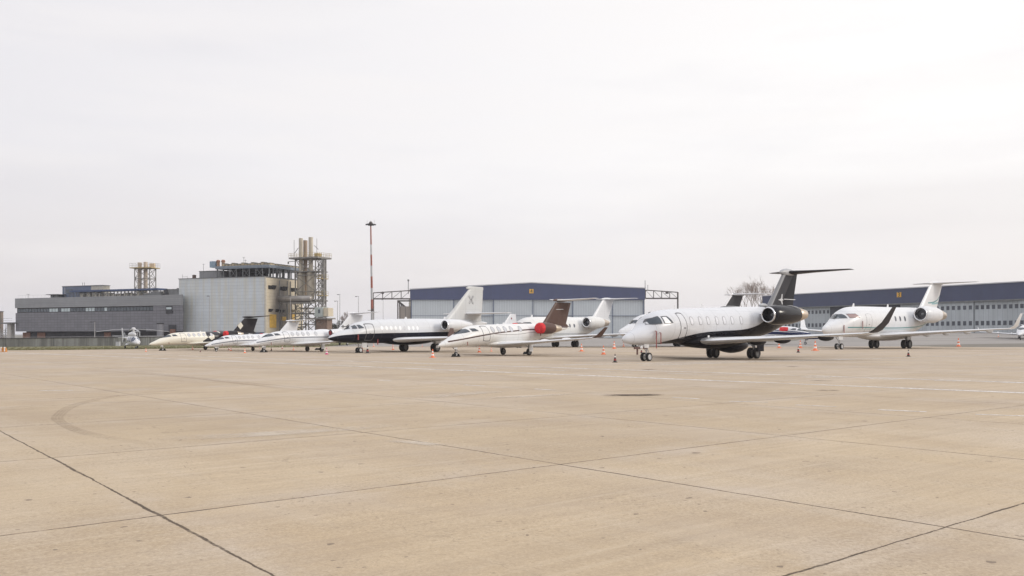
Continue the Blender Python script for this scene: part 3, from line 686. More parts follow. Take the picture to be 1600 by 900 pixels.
# ---- light jets
PHE=[(.25,.73,.77,.02),(.45,.66,.9,.14),(1.0,.62,1.14,.34),(1.6,.62,1.42,.5),(2.1,.63,1.62,.6),(2.6,.65,1.85,.67),(3.1,.66,2.01,.71),(4,.68,2.12,.74),(6,.72,2.18,.75),(9,.85,2.25,.73),(10.5,1.1,2.27,.62),(12,1.42,2.24,.45),(13.4,1.75,2.15,.25),(14.2,1.9,2.05,.08),(14.35,1.95,2.0,.02)]
def light_jet(label,ng,th,scale,body,finm,nac,cover=True,sng=1.9,wl=None,stab=None,low=False,wing=None,name='light_jet',sng_at=None,ndoor=True,full=True,coverz=None):
    j=Jet(name,label,ng,th,sng,scale,PHE,ROW,at=sng_at)
    j.fuselage(body)
    panes(j,[[(1.62,1.46),(2.16,1.74),(2.62,1.84),(2.72,1.64)],[(2.86,1.66),(2.82,1.86),(3.22,1.88),(3.46,1.70)]],M['glass'])
    if full:
        if ndoor: door(j,[(3.86,1.03),(3.74,2.04),(4.38,2.06),(4.56,1.02)],body,wd=.028)
        windows(j,[4.86,5.5,6.15,6.8,7.78],1.80,.30,.36,M['shade'],dz=.02)
    j.pod('belly_fairing',4.1,10.2,0,.86,.80,.32,body,p=.5,n=16,k=20)
    for sd in (1,-1):
        wg=j.foil('wing',[(.55,5.3,3.1,.80,.36),(1.0,5.65,2.6,.83,.30),(3.,6.5,1.85,.97,.20),(6.7,7.9,1.0,1.25,.09)],wing or M['white'],side=sd)
        j.foil('winglet',[(6.68,7.95,.95,1.25,.07),(6.85,8.2,.75,1.40,.05),(7.15,8.75,.40,1.95,.03)],wl or M['white'],side=sd,parent=wg)
        for y in (2.3,4.2): j.pod('flap_fairing',7.9,9.1,sd*y,.90+.06*y,.06,.11,wing or M['white'],parent=wg)
        j.engine(sd,9.25,1.18,1.92,.36,.42,2.5,nac,cover=cover,exh=.34,pylon=(9.5,11.2,.55),mp=nac)
    if low:
        fin=j.foil('tail_fin',[(2.0,11.6,2.9,0,.2),(2.5,12.1,2.3,0,.2),(low,13.2,1.0,0,.12)],finm,'z')
        for sd in (1,-1): j.foil('tailplane',[(0,12.4,1.5,2.05,.12),(2.4,13.4,.7,2.1,.05)],stab or finm,side=sd)
    else:
        fin=j.foil('tail_fin',[(2.05,10.6,3.9,0,.24),(2.30,11.15,2.95,0,.24),(3.9,12.75,1.95,0,.18)],finm,'z')
        j.pod('tail_bullet',12.4,14.3,0,4.05,.10,.13,finm)
        for sd in (1,-1): j.foil('tailplane',[(0,12.75,2.0,4.05,.16),(.8,13.45,1.45,4.10,.12),(2.1,14.7,.8,4.22,.05)],stab or finm,side=sd)
    j.gear('nose_gear',1.9,0,.70,.16,.12,.0,door=(1.6,1.9,.50,.66,.12),mdoor=M['white'],drag=.4)
    for y in (1.2,-1.2): j.gear('main_gear',8.1,y,.85,.25,.17,.0,door=(7.95,8.35,.28,.75,y*1.12),mdoor=M['white'],drag=.5)
    p=j.pt(2.35,1.0,1,.02); MB().box(p.x-.02,p.x+.02,p.y-.03,p.y-.01,p.z-.24,p.z).build('pitot_cover',M['redtag'],j.root)
    j.blade(6.6,.12,.2,M['white'])
    return j
brn=(.085,.05,.045)
M['phpaint']=livery('white_brown_stripe',(.71,.71,.705),[('band',[(0,.86),(1.15,1.04),(2.5,1.24),(4,1.44),(5.5,1.60),(6.9,1.70),(8.2,1.79),(9.4,1.84),(30,1.9)],brn,.045,.9,11),('band',[(0,1.5),(4.6,1.52),(6,1.46),(7.6,1.50),(9,1.62),(30,1.9)],(.30,.28,.28),.02,4.6,9.5),('above',[(0,9),(9.8,3),(10.4,2.24),(11.2,2.05),(12.4,1.99),(14,1.98),(30,1.98)],brn,0,9.5,40)])
ph=light_jet('light jet with brown tail and brown engines, red cover over the intake',(712.3,557.5),40,1,M['phpaint'],M['brown'],M['brown'],wl=M['brown'],stab=M['white'])
for sd in (1,-1):
    f_=[c for c in ph.root.children if c.name.startswith('tail_fin')][0]
    MB().bar(T(12.7,sd*.115,3.35),T(13.55,sd*.115,3.38),.07,.03).build('registration_strip',M['shadew'],f_)
M['graystripe']=livery('white_grey_stripe',(.67,.68,.70),[('band',[(0,.86),(1.15,1.02),(2.5,1.22),(4,1.38),(5.5,1.46),(9,1.50),(30,1.5)],(.16,.17,.20),.05,.9,10),('band',[(0,.78),(1.6,.92),(3.2,1.10),(4.6,1.22),(30,1.3)],(.22,.23,.25),.018,1.2,5.2)])
j4=light_jet('white light jet with a thin dark stripe and a black cross mark on its fin',(412,550.5),40,.83,M['graystripe'],M['white'],M['white'],cover=False)
fin4=[c for c in j4.root.children if c.name.startswith('tail_fin')][0]
star_mark(j4,'tail_logo',[(-.5,.03),(-.34,.03),(-.37,.14),(-.27,.14),(-.30,.03),(.0,.03),(.34,.22),(.26,.05),(.4,.05),(.4,-.05),(.26,-.05),(.34,-.22),(0,-.03),(-.30,-.03),(-.27,-.14),(-.37,-.14),(-.34,-.03),(-.5,-.03)],2.62,12.2,1,.122,M['dark'],fin4,1.25)
MB().lathe([(-.03,.24),(-.05,.01)],T(9.25,1.18,1.92),T(1,0,0),18).build('intake_plug',M['plug'],[c for c in j4.root.children if c.name.startswith('engine')][0])
M['bluestripe']=livery('white_slate_stripe',(.675,.685,.712),[('band',[(0,.80),(1.3,.98),(2.6,1.18),(4.4,1.36),(7,1.44),(30,1.6)],(.12,.13,.17),.05,1.0,9.5)])
j3=light_jet('small white light jet with slate stripe and red engine cover, next to the cream jet',(338,549.5),40,.67,M['bluestripe'],M['white'],M['white'])
# cream jet with a black harlequin rear
def harlequin(name,base,dark,s0):
    m=bpy.data.materials.new(name); nt,nd,ln,b=nodes(m); c=coords(nt); sp=nt.nodes.new('ShaderNodeSeparateXYZ'); ln.new(c,sp.inputs[0])
    s,z=sp.outputs[0],sp.outputs[2]
    a=math_(nt,'FLOOR',math_(nt,'ADD',math_(nt,'MULTIPLY',s,.85),math_(nt,'MULTIPLY',z,1.15))); bq=math_(nt,'FLOOR',math_(nt,'SUBTRACT',math_(nt,'MULTIPLY',s,1.0),math_(nt,'MULTIPLY',z,1.5)))
    cb=nt.nodes.new('ShaderNodeCombineXYZ'); ln.new(a,cb.inputs[0]); ln.new(bq,cb.inputs[1]); wn=nt.nodes.new('ShaderNodeTexWhiteNoise'); ln.new(cb.outputs[0],wn.inputs[0])
    pr=ramp(nt,s,s0,s0+4.5); g=math_(nt,'LESS_THAN',wn.outputs[0],math_(nt,'ADD',math_(nt,'MULTIPLY',pr,1.2),-.02)); g=math_(nt,'MULTIPLY',g,math_(nt,'GREATER_THAN',s,s0))
    ln.new(mixc(nt,g,base,dark),b.inputs['Base Color']); b.inputs['Roughness'].default_value=.3; b.inputs['Specular IOR Level'].default_value=.3; return m
M['harl']=harlequin('cream_black_harlequin',(.70,.675,.595),(.03,.03,.035),5.6)
M['cream']=livery('cream_paint',(.70,.675,.595),[])
j2=light_jet('cream jet with black diamond pattern towards its black tail, next to the helicopter',(254,548),40,.78,M['harl'],M['brushgrey'],M['brushgrey'],stab=M['brushgrey'],wing=M['cream'])
f_=[c for c in j2.root.children if c.name.startswith('tail_fin')][0]
for sd in (1,-1): star_mark(j2,'tail_diamond',[(-.5,0),(0,.45),(.3,0),(-.1,-.45)],2.95,12.2,sd,.125,M['cream'],f_,1.0)

# ---- challenger-like jets
CHA=[(-.15,1.85,1.95,.03),(.1,1.6,2.2,.22),(.7,1.4,2.46,.48),(1.5,1.28,2.74,.78),(2.4,1.22,3.14,1.06),(3.0,1.2,3.52,1.22),(3.8,1.2,3.92,1.38),(5,1.2,4.2,1.52),(8,1.22,4.3,1.55),(16,1.3,4.36,1.55),(18.5,1.7,4.40,1.4),(21,2.4,4.40,1.1),(23.5,3.0,4.30,.7),(25.3,3.45,4.05,.3),(25.8,3.6,3.9,.1)]
def wide_jet(label,ng,th,scale,body,finm,sng=3.0,at=None,nac=None,wl=None,stab=None,pane2=None,wins=(11.8,12.85,13.95),span=1.):
    j=Jet('business_jet',label,ng,th,sng,scale,CHA,ROW,at=at)
    j.fuselage(body)
    panes(j,[[(1.7,2.98),(2.35,3.30),(2.95,3.46),(2.9,3.02)]],M['glass'],rnd=.12); panes(j,[[(3.1,3.04),(3.14,3.47),(4.1,3.50),(4.5,3.09)]],pane2 or M['glass'],rnd=.12)
    door(j,[(5.6,1.7),(5.6,3.5),(6.7,3.52),(6.7,1.7)],body,wd=.014)
    windows(j,list(wins),3.08,.34,.50,M['cabdark'],dz=.008,rnd=.8)
    j.pod('belly_fairing',7.2,17.5,0,1.32,1.62,.52,body,p=.5,n=20,k=24)
    for sd in (1,-1):
        wg=j.foil('wing',[(1.1,9.0,7.0,1.36,.62),(2.2,9.9,5.2,1.45,.50),(5.5,12.0,3.4,1.70,.32),(11.2*span,15.2,1.6,2.05,.12)],M['white'],side=sd)
        j.foil('winglet',[(11.2*span-.05,15.25,1.55,2.05,.10),(11.2*span+.25,15.55,1.25,2.3,.07),(11.2*span+.6,16.3,.62,3.5,.04)],wl or M['white'],side=sd,parent=wg)
        for y,s0,zz in ((3.2,14.3,1.42),(5.0,14.7,1.55),(6.9,15.2,1.68),(8.8,15.8,1.82)): j.pod('flap_fairing',s0,s0+2.0,sd*y,zz,.09,.20,M['grey'],parent=wg)
        j.engine(sd,15.9,2.25,3.62,.72,.90,5.4,nac or body,toe=.03,pitch=-.02,exh=.3,pylon=(16.6,20.4,1.2),mexh=M['exhaust'])
    fin=j.foil('tail_fin',[(3.9,20.0,6.0,0,.5),(4.45,20.8,4.6,0,.46),(7.1,23.6,3.2,0,.34)],finm,'z')
    j.pod('tail_bullet',23.3,27.2,0,7.28,.20,.25,finm)
    for sd in (1,-1): j.foil('tailplane',[(0,23.9,3.1,7.28,.30),(1.2,25.0,2.3,7.34,.2),(3.6,27.3,1.1,7.44,.08)],stab or M['white'],side=sd)
    j.gear('nose_gear',3.0,0,1.3,.30,.2,.5,lean=.1,door=(2.2,3.0,.95,1.3,.4),mdoor=M['white'])
    for y in (1.75,-1.75): j.gear('main_gear',13.8,y,1.4,.46,.3,.56,lean=-.15,door=(13.5,14.3,.6,1.3,y*1.15),mdoor=M['white'],drag=1.0)
    j.blade(5.6,.34,.5,M['white']); j.blade(13.0,.30,.5,M['white'])
    return j
teal=(.10,.26,.27)
strp=[(0,2.1),(4.6,2.15),(9.3,2.12),(15.1,2.2),(18,2.35),(20.4,2.7),(22.8,3.25),(30,3.4)]
M['tealpaint']=livery('white_teal_stripe',(.67,.68,.70),[('band',strp,teal,.05,2.6,40),('band',[(a,b-.17) for a,b in strp],(.35,.52,.53),.02,4.,40)])
M['tealfin']=livery('white_teal_fin',(.67,.68,.70),[('band',[(0,5.0),(22.4,5.0),(24,5.1),(25.4,5.4),(26.4,5.9),(30,6)],teal,.07,22.6,40),('band',[(0,4.9),(24,4.95),(25.4,5.05),(26.4,5.2),(30,6)],(.25,.42,.45),.10,23.6,40)])
M['pinkglass']=mat('sunshade_glass',(.30,.20,.19),.15,coat=.4)
c12=wide_jet('wide-body business jet, white with thin teal stripe along fuselage and fin',(1311,546),48,1,M['tealpaint'],M['tealfin'],nac=M['white'],pane2=M['pinkglass'])
for s,z in ((2.1,2.35),(4.7,2.75)):
    p=c12.pt(s,z,1,.03); MB().box(p.x-.04,p.x+.04,p.y-.05,p.y-.02,p.z-.75,p.z+.02).build('pitot_cover',M['redtag'],c12.root)
M['greybelly']=livery('white_grey_line',(.68,.68,.67),[('band',[(0,1.9),(30,1.9)],(.30,.31,.33),.06,3,40),('below',[(0,1.5),(30,1.55)],(.45,.45,.44),0,-1,40)])
g8=gp(883,542.1); a39=V(math.sin(R(39)),math.cos(R(39)),0)
c8=wide_jet('plain white jet with a grey belly, half hidden behind the brown-tailed light jet',None,39,.80,M['greybelly'],M['white'],at=g8-a39*(13.8-3)*.80,span=1.3)
M['darkfin']=twotone_fin('dark_fin_white_edge',(20.8,4.45,1.06),[(0,(.7,.7,.72)),(.35,(.05,.05,.055))])
c9=wide_jet('white jet with a black fin, hidden behind the large black-and-white jet except nose and tail',None,39,.86,M['white'],M['darkfin'],at=V(15.4,93.0,0)+a39*3*.86)
c9.root.location=(12.0,100.0,0)
c9.root.rotation_euler=(0,0,math.atan2(math.cos(R(48)),math.sin(R(48)))); c9.root.scale=(.9,)*3

# ---- smaller aeroplanes seen in the gaps of the row
jb=light_jet('white jet hidden behind others, only its plain low fin rising near the number 4 hangar',None,39,1.15,M['white'],M['white'],M['white'],cover=False,low=3.55,sng_at=V(-9.8,103,0)+a39*1.9*1.15,full=False)
MB().lathe([(0,.10),(.02,.10),(.025,.005)],T(13.35,.085,3.05),T(0,1,0),12).build('tail_logo',M['redtag'],[c for c in jb.root.children if c.name.startswith('tail_fin')][0])
gh=gp(536.5,539.6)
jh=light_jet('tiny white jet of which little more than dark wheels shows under the black-bellied jet nose',None,39,.62,M['white'],M['white'],M['white'],cover=False,low=2.7,sng_at=gh-a39*(8.1-1.9)*.62,full=False)
navy=(.02,.03,.09)
M['navystripe']=livery('white_navy_waves',(.665,.675,.70),[('band',[(0,.9),(2,1.15),(4,1.28),(6,1.35),(30,1.4)],navy,.16,.8,40),('below',[(0,1.0),(2,.95),(4,.9),(30,.9)],navy,0,.2,40),('band',[(0,1.1),(3,1.48),(6,1.7),(30,1.8)],navy,.05,1.2,40)])
jn=light_jet('light jet with navy blue waves, glimpsed under the engine of the black-and-white jet',None,-58,1.2,M['navystripe'],M['navystripe'],M['white'],sng_at=V(40.6,124,0),full=False)
jn.patch('window_cover',[(3.7,1.55),(3.7,2.0),(4.7,2.02),(4.7,1.55)],-1,M['red'],off=.03); jn.patch('window_cover',[(3.7,1.55),(3.7,2.0),(4.7,2.02),(4.7,1.55)],1,M['red'],off=.03)
o_=V(77.4,137,0)+a39*1.9*1.05
jr=light_jet('far white jet with a T-tail, its nose just showing past the upswept white winglet',None,39,1.05,M['white'],M['white'],M['white'],cover=False,sng_at=o_,full=False)

# ------------------------------------------------------------------ helicopter
HEL=[(0,1.0,1.1,.05),(.25,.78,1.5,.45),(.9,.62,1.95,.72),(1.7,.56,2.3,.84),(3.4,.55,2.45,.86),(4.5,.7,2.42,.74),(5.5,1.2,2.35,.44),(7,1.7,2.22,.24),(9.6,1.95,2.18,.12),(10,2.0,2.12,.04)]
h=Jet('helicopter','white helicopter with drooping rotor blades standing by the concrete wall',(213,545.3),-38,.9,.55,HEL,None)
h.root['category']='helicopter'
h.fuselage(M['white'])
M['heliglass']=mat('helicopter_glass',(.06,.075,.12),.1,coat=.5)
for sd in (1,-1):
    h.patch('windscreen',[(.30,1.52),(.95,1.98),(1.65,2.27),(1.5,1.22)],sd,M['heliglass'],rnd=.15)
    h.patch('door_window',[(1.7,1.3),(1.7,2.1),(2.6,2.15),(2.6,1.3)],sd,M['heliglass'],rnd=.2); h.patch('door_window',[(2.8,1.35),(2.8,2.1),(3.7,2.12),(3.7,1.4)],sd,M['heliglass'],rnd=.2)
h.pod('engine_cowl',1.5,5.6,0,2.65,.52,.48,M['white'],p=.5)
mast=MB().tube(T(2.7,0,2.9),T(2.7,0,3.75),.20,.16,12).lathe([(0,.34),(.3,.36),(.38,.2),(.40,.01)],T(2.7,0,3.55),(0,0,1),14).build('rotor_mast',M['white'],h.root,smooth=True)
for k in range(4):
    an=R(-16+8)+k*PI/2; d=V(math.cos(an),math.sin(an),0); sdn=V(-d.y,d.x,0); c0=V(2.7,0,3.60)
    rings=[]
    for t,dr,cw in ((.2,0,.10),(.9,.0,.16),(1.2,-.01,.19),(3.5,-.10,.19),(6.0,-.42 if k%2 else -.25,.18),(6.3,-.47 if k%2 else -.29,.10)):
        c=c0+d*t+V(0,0,dr); rings.append([c-sdn*cw+V(0,0,.0),c+V(0,0,.035),c+sdn*cw,c-V(0,0,.03)])
    MB().loft(rings).build('rotor_blade',M['shade'],h.root)
h.foil('tail_fin',[(1.1,9.9,.7,0,.10),(2.0,9.2,1.2,0,.12),(3.9,10.1,.7,0,.08)],M['white'],'z')
h.foil('tailplane',[(0,8.2,.8,2.05,.08),(1.2,8.4,.55,2.05,.05)],M['white']); h.foil('tailplane',[(0,8.2,.8,2.05,.08),(1.2,8.4,.55,2.05,.05)],M['white'],side=-1)
MB().lathe([(0,.9),(.03,.92),(.05,.05)],T(9.7,.18,2.1),T(0,1,0),16).build('tail_rotor',M['grey'],h.root)
h.gear('nose_gear',.9,0,.75,.22,.16,.28,drag=.3)
for y in (1.1,-1.1):
    h.pod('sponson',3.2,4.9,y*.72,.78,.26,.22,M['white']); h.gear('main_gear',4.2,y,.75,.28,.2,0,drag=.3)

# ------------------------------------------------------------------ traffic cones
M['orange']=mat('cone_orange',(.80,.20,.085),.6,vscale=8); M['conewhite']=mat('cone_white',(.78,.76,.74),.6,vscale=8)
M['conered']=mat('cone_dark_red',(.30,.035,.03),.6,vscale=8); M['conedark']=mat('cone_black',(.035,.03,.03),.6,vscale=8); M['conepink']=mat('cone_magenta',(.55,.06,.20),.6,vscale=8)
CM=['orange','conewhite','conedark','conered','conepink']
def make_cone(kind):
    a={'o':0,'d':2,'r':3,'p':4}[kind]; b_=1 if kind!='r' else 2
    hh=[0,.05,.24,.42,.60,.76,.90,1.0]; rr=[.20,.18,.145,.115,.085,.06,.045,.035]
    ms=[a,a,1,a,1,a,a] if kind!='d' else [2,2,3,2,1,2,2]
    body=MB().lathe([(.04,.19)]+[(z,r) for z,r in zip(hh[1:],rr[1:])]+[(1.0,.005)],(0,0,0),(0,0,1),16,mats=[a]+ms[1:]+[a]).build('traffic_cone',[M[c] for c in CM],smooth=True,angle=50)
    MB().box(-.25,.25,-.25,.25,0,.045).build('base',[M[CM[a if kind!='o' else 0]]],body)
    return body
protos={}
def cone(px,py,hpx,kind,label,at=None):
    g=at if at is not None else gp(px,py); d=g.y; hm=hpx*d/F
    if kind not in protos: o=protos[kind]=make_cone(kind)
    else: o=copy_tree(protos[kind])
    o.location=(g.x,g.y,terr(g.x,g.y)); o.scale=(hm*1.15,hm*1.15,hm); o.rotation_euler=(0,0,random.uniform(0,1.5))
    tag(o,label,'traffic cone','traffic cones around the parked jets')
CL=[(228,549.3,5.5,'o','orange and white cone ahead of the cream jet, near the helicopter'),
(301,546,5.5,'o','small orange cone under the belly of the cream jet'),
(313,550,4.5,'d','tiny dark cone between the cream jet and the small slate-striped jet'),
(357.6,547,6,'r','dark red marker cone beside an orange cone beneath the slate-striped jet'),
(361,548,6.5,'o','orange cone beside a dark red one beneath the slate-striped jet'),
(382.5,551.5,7.5,'o','orange and white cone standing before the wing of the slate-striped jet'),
(405.5,544,4,'r','little dark red cone far behind the nose of the all-white light jet'),
(424,547.8,5.5,'d','thin dark cone behind the nose wheel of the all-white light jet'),
(441,545,5.5,'r','dark red cone under the fuselage of the all-white light jet'),
(458.6,547,6,'o','orange cone near the wing root of the all-white light jet'),
(510.4,553.8,10,'p','magenta and white cone in front of the wing of the all-white light jet'),
(565.8,548.5,9,'o','orange cone tucked behind the nose wheel of the black-bellied jet'),
(574.3,552,12.5,'d','stout black cone just behind the nose wheel of the black-bellied jet'),
(584,541.8,5.5,'o','small distant orange cone below the door of the black-bellied jet'),
(614,546.5,8.5,'o','orange cone under the cabin windows of the black-bellied jet'),
(659.8,542,4,'o','small pale orange cone seen between the main wheels of the black-bellied jet'),
(676,558.8,13.5,'o','tall orange and white cone just ahead of the brown-tailed jet'),
(749,550.6,11.5,'o','orange cone under the door of the brown-tailed jet'),
(767.7,549,6.5,'o','low orange cone peeping out under the cabin of the brown-tailed jet'),
(908.6,549,12,'o','orange cone below the dark winglet of the brown-tailed jet'),
(942.9,553.9,14,'o','large orange cone on a wide base between the brown-tailed jet and the big jet'),
(959.6,544.9,12,'o','orange cone standing behind the red and black one near the big jet nose'),
(961,566.3,13.5,'d','dark banded cone ahead of the nose of the big black-and-white jet'),
(974.4,541.4,7,'o','short orange cone right under the tip of the big jet nose'),
(1002.3,551.7,8,'d','dark cone seen just behind the nose wheel of the big black-and-white jet'),
(1217.3,543.8,11,'o','orange cone under the silver wing, nearest the big jet main wheels'),
(1250.5,543.8,12,'o','orange cone with a black cone standing before it under the silver wing'),
(1247.3,550.9,10,'d','small black cone standing before an orange one under the silver wing'),
(1273.8,547.9,15.5,'o','wide-based orange cone by the nose wheel of the teal-striped jet'),
(1419.4,557.2,11,'d','dark cone alone in front of the main wheels of the teal-striped jet'),
(1497.6,541.7,13.6,'o','orange cone alone under the wing of the teal-striped jet'),]
for a in CL: cone(*a)
cone(0,0,4,'o','faint small orange cone far out on the taxiway beyond the white winglet',at=V(760/F*150,150,0))

M['amber']=mat('marker_amber',(.55,.24,.06),.6,vscale=6)
# orange-white markers at the grass edge
for i,(px,lb) in enumerate(((1.5,'orange and white edge marker cut by the picture border at the grass'),(7.2,'orange and white edge marker with a pale post beside the grass verge'))):
    g=gp(px,550); o=empty('edge_marker',(g.x,g.y,0)); tag(o,lb,'marker','edge markers by the grass')
    MB().box(-.16,.16,-.12,.12,.0,.20).box(-.13,.13,-.10,.10,.20,.36).build('body',M['amber'],o); MB().tube((.0,0,.36),(0,0,.42),.07,.05).box(.02,.11,-.135,-.118,.05,.34).build('reflector',M['conewhite'],o)

# wheel chocks
M['chock']=mat('chock_rubber',(.02,.02,.02),.8)
for (px,py,th,lb) in ((712.3,557.5,40,'black wheel chocks clamped round the nose wheel of the brown-tailed jet'),(412,550.5,40,'black wheel chocks round the nose wheel of the all-white light jet'),(254,548,40,'black wheel chocks round the nose wheel of the cream jet'),(823,553.5,40,'black wheel chocks at the main wheel of the brown-tailed jet'),(497,547,40,'black wheel chocks at the main wheel of the all-white light jet'),(561,551.3,39,'black wheel chocks at the nose wheels of the black-bellied jet')):
    g=gp(px,py); o=empty('wheel_chock',(g.x,g.y,0),R(90-th)); tag(o,lb,'wheel chock','chocks at the wheels of the parked jets')
    for sx in (1,-1):
        MB().loft([[V(sx*.10,-.16,0),V(sx*.30,-.16,0),V(sx*.14,-.16,.20)],[V(sx*.10,.16,0),V(sx*.30,.16,0),V(sx*.14,.16,.20)]]).build('block',M['chock'],o)

# ------------------------------------------------------------------ concrete boundary wall
M['wallc']=panelled('stained_concrete_wall',(.20,.207,.205),2.5,4.,(.07,.07,.07),lw=.05,rough=.9,var=.3,streak=(.065,.065,.062),prop=.10,sscale=1.3)
M['rail']=mat('rail_grey',(.22,.22,.24),.6)
wallr=empty('boundary_wall',WALL[0]); tag(wallr,'long low stained concrete wall behind the grass and the helicopter','wall')
def hz(t): return 1.08+.14*t
mbw=MB(); mbc=MB(); mbr=MB()
for i in range(len(WALL)-1):
    a=WALL[i]-WALL[0]; b=WALL[i+1]-WALL[0]; h0=[1.02,1.08,1.22,1.30,1.4][i]; h1=[1.02,1.08,1.22,1.30,1.4][i+1]
    n=V(-(b-a).y,(b-a).x,0).normalized()*.12
    mbw.loft([[a-n,a+n,a+n+V(0,0,h0-.10),a-n+V(0,0,h0-.10)],[b-n,b+n,b+n+V(0,0,h1-.10),b-n+V(0,0,h1-.10)]])
    n2=n*1.5
    mbc.loft([[a-n2+V(0,0,h0-.098),a+n2+V(0,0,h0-.098),a+n2+V(0,0,h0-.02),a-n2+V(0,0,h0-.02)],[b-n2+V(0,0,h1-.098),b+n2+V(0,0,h1-.098),b+n2+V(0,0,h1-.02),b-n2+V(0,0,h1-.02)]])
    mbr.bar(a+V(0,0,h0+.06),b+V(0,0,h1+.06),.035)
    for k in range(8):
        p=a.lerp(b,k/8); mbr.bar(p+V(0,0,h0-.02+(h1-h0)*k/8),p+V(0,0,h0+.06+(h1-h0)*k/8),.03)
mbw.build('wall_face',M['wallc'],wallr); mbc.build('coping',M['dark'],wallr); mbr.build('rail',M['rail'],wallr)
g=gp(184.5,541.5); o=empty('utility_box',(g.x*.99,g.y*.99,0)); tag(o,'pale grey utility box against the concrete wall beside the helicopter','utility box')
MB().box(-.22,.22,-.15,.15,.05,.62).build('cabinet',M['shade'],o); MB().box(-.26,.26,-.18,.18,.62,.67).build('lid',M['rail'],o); MB().box(-.2,.2,-.13,.13,0,.05).build('plinth',M['dark'],o)

# ------------------------------------------------------------------ industrial buildings
class Fac:
    def __init__(s,A,B,z=0):
        a=wp(A[0],YH,A[1]); b=wp(B[0],YH,B[1]); s.o=V(a.x,a.y,0); d=V(b.x-a.x,b.y-a.y,0); s.W=d.length; s.d=d.normalized(); s.n=V(-s.d.y,s.d.x,0); s.rz=math.atan2(s.d.y,s.d.x); s.z0=z
    def loc(s,px,py,y=0):           # on the plane y=const -> x,z
        k=(px-800)/F; o=s.o+s.n*y
        x=(k*o.y-o.x)/(s.d.x-k*s.d.y); dd=o.y+x*s.d.y
        return x, H-(py-YH)*dd/F-s.z0
    def sid(s,px,py,x):             # on the plane x=const -> y,z
        k=(px-800)/F; o=s.o+s.d*x
        y=(k*o.y-o.x)/(s.n.x-k*s.n.y); dd=o.y+y*s.n.y
        return y, H-(py-YH)*dd/F-s.z0
    def root(s,name,label,cat,group=None):
        r=empty(name,(s.o.x,s.o.y,s.z0),s.rz); return tag(r,label,cat,group)
    def prect(s,px0,px1,py0,py1,y=0):
        x0,za=s.loc(px0,py0,y); x1,zb=s.loc(px1,py0,y); _,zc=s.loc(px0,py1,y); _,zd=s.loc(px1,py1,y)
        return x0,x1,(zc+zd)/2,(za+zb)/2

M['clad']=panelled('dark_cladding',(.185,.185,.207),1.15,.62,(.07,.07,.082),lw=.07,rough=.45,var=.12,prop=.09)
M['cladtop']=panelled('grey_cladding',(.265,.272,.284),7.,.42,(.16,.165,.172),lw=.05,rough=.5,var=.10,prop=.05)
M['recess']=mat('dark_recess',(.05,.05,.057),.8,var=.4,vscale=.8)
M['rust']=mat('rusty_door',(.26,.13,.085),.7,var=.3)
M['winlit']=mat('lit_look_office_window',(.52,.60,.62),.15,var=.1); M['windk']=mat('office_window',(.10,.12,.14),.15,var=.3,vscale=1.)  # first one: pale colour stands in for light in some panes
M['bluegrey']=mat('blue_grey_sheet',(.12,.15,.22),.5,var=.15); M['navy']=mat('navy_beam',(.05,.08,.17),.5)
M['cladlt']=mat('pale_cladding',(.50,.47,.40),.6,var=.15); M['steel']=mat('grey_steel',(.17,.175,.18),.55,.3,var=.3,vscale=1.)
M['roof']=mat('roof_felt',(.14,.14,.14),.9)
fa=Fac((24.4,223),(286.5,200))
b1=fa.root('power_plant_hall','long dark grey panel-clad hall with a ribbon of windows behind the wall','building')
zt=9.9; W1=fa.W; zo=2.15
MB().sbox(0,W1,0,24,zo,6.75,1.05).build('lower_cladding',M['clad'],b1)
MB().sbox(-.05,W1+.05,-.15,24,7.95,zt+.45,1.05).build('upper_cladding',M['cladtop'],b1)
MB().sbox(.2,W1-.4,.25,23.8,6.75,7.95,1.05).build('window_band',M['dark'],b1)
MB().sbox(1.5,W1-1.9,1.8,23,0,zo,1.05).build('ground_floor',M['recess'],b1)
MB().sbox(0,W1-.3,.05,23.9,zt+.2,zt+.452,1.05).build('roof',M['roof'],b1)
MB().sbox(46.2,W1+.02,-.07,.3,6.752,7.948,1.05).build('window_band_end',M['clad'],b1)
lit={11:1,12:1,13:1,15:1,16:1,17:1,23:1,24:1,25:1,29:1}
for i in range(44):
    x0=.5+i*1.035; 
    MB().box(x0,x0+.86,.18,.24,6.92,7.72).build('window',M['winlit'] if i in lit else M['windk'],b1)
for px0,px1 in ((36,47.5),(58.5,70.5),(163,173)):
    x0,x1,z0,z1=fa.prect(px0,px1,519.5,527,1.7); MB().box(x0,x1,1.62,1.79,0,1.9).build('door',M['rust'],b1)
x0,x1,z0,z1=fa.prect(202,228,512,514.5,0); MB().box(x0,x1,-.06,.3,zo-.02,zo+.55).build('vent_opening',M['recess'],b1)
x0,x1,z0,z1=fa.prect(259.5,270,478,490); q=MB().box(x0,x1,-.10,.2,z0,z1).build('louvre_window',M['recess'],b1)
MB().box(x0+.2,x1-.3,-.13,-.09,z1-.75,z1-.3).build('pane',M['winlit'],q)
x0,x1,z0,z1=fa.prect(263.5,275.5,507.5,527); MB().box(x0,x1,-.06,.3,zo-.05,z1).build('door_recess',M['recess'],b1); MB().box(x0+.5,x1-.2,-.12,-.05,0,z1-1.0).build('door',M['rust'],b1)
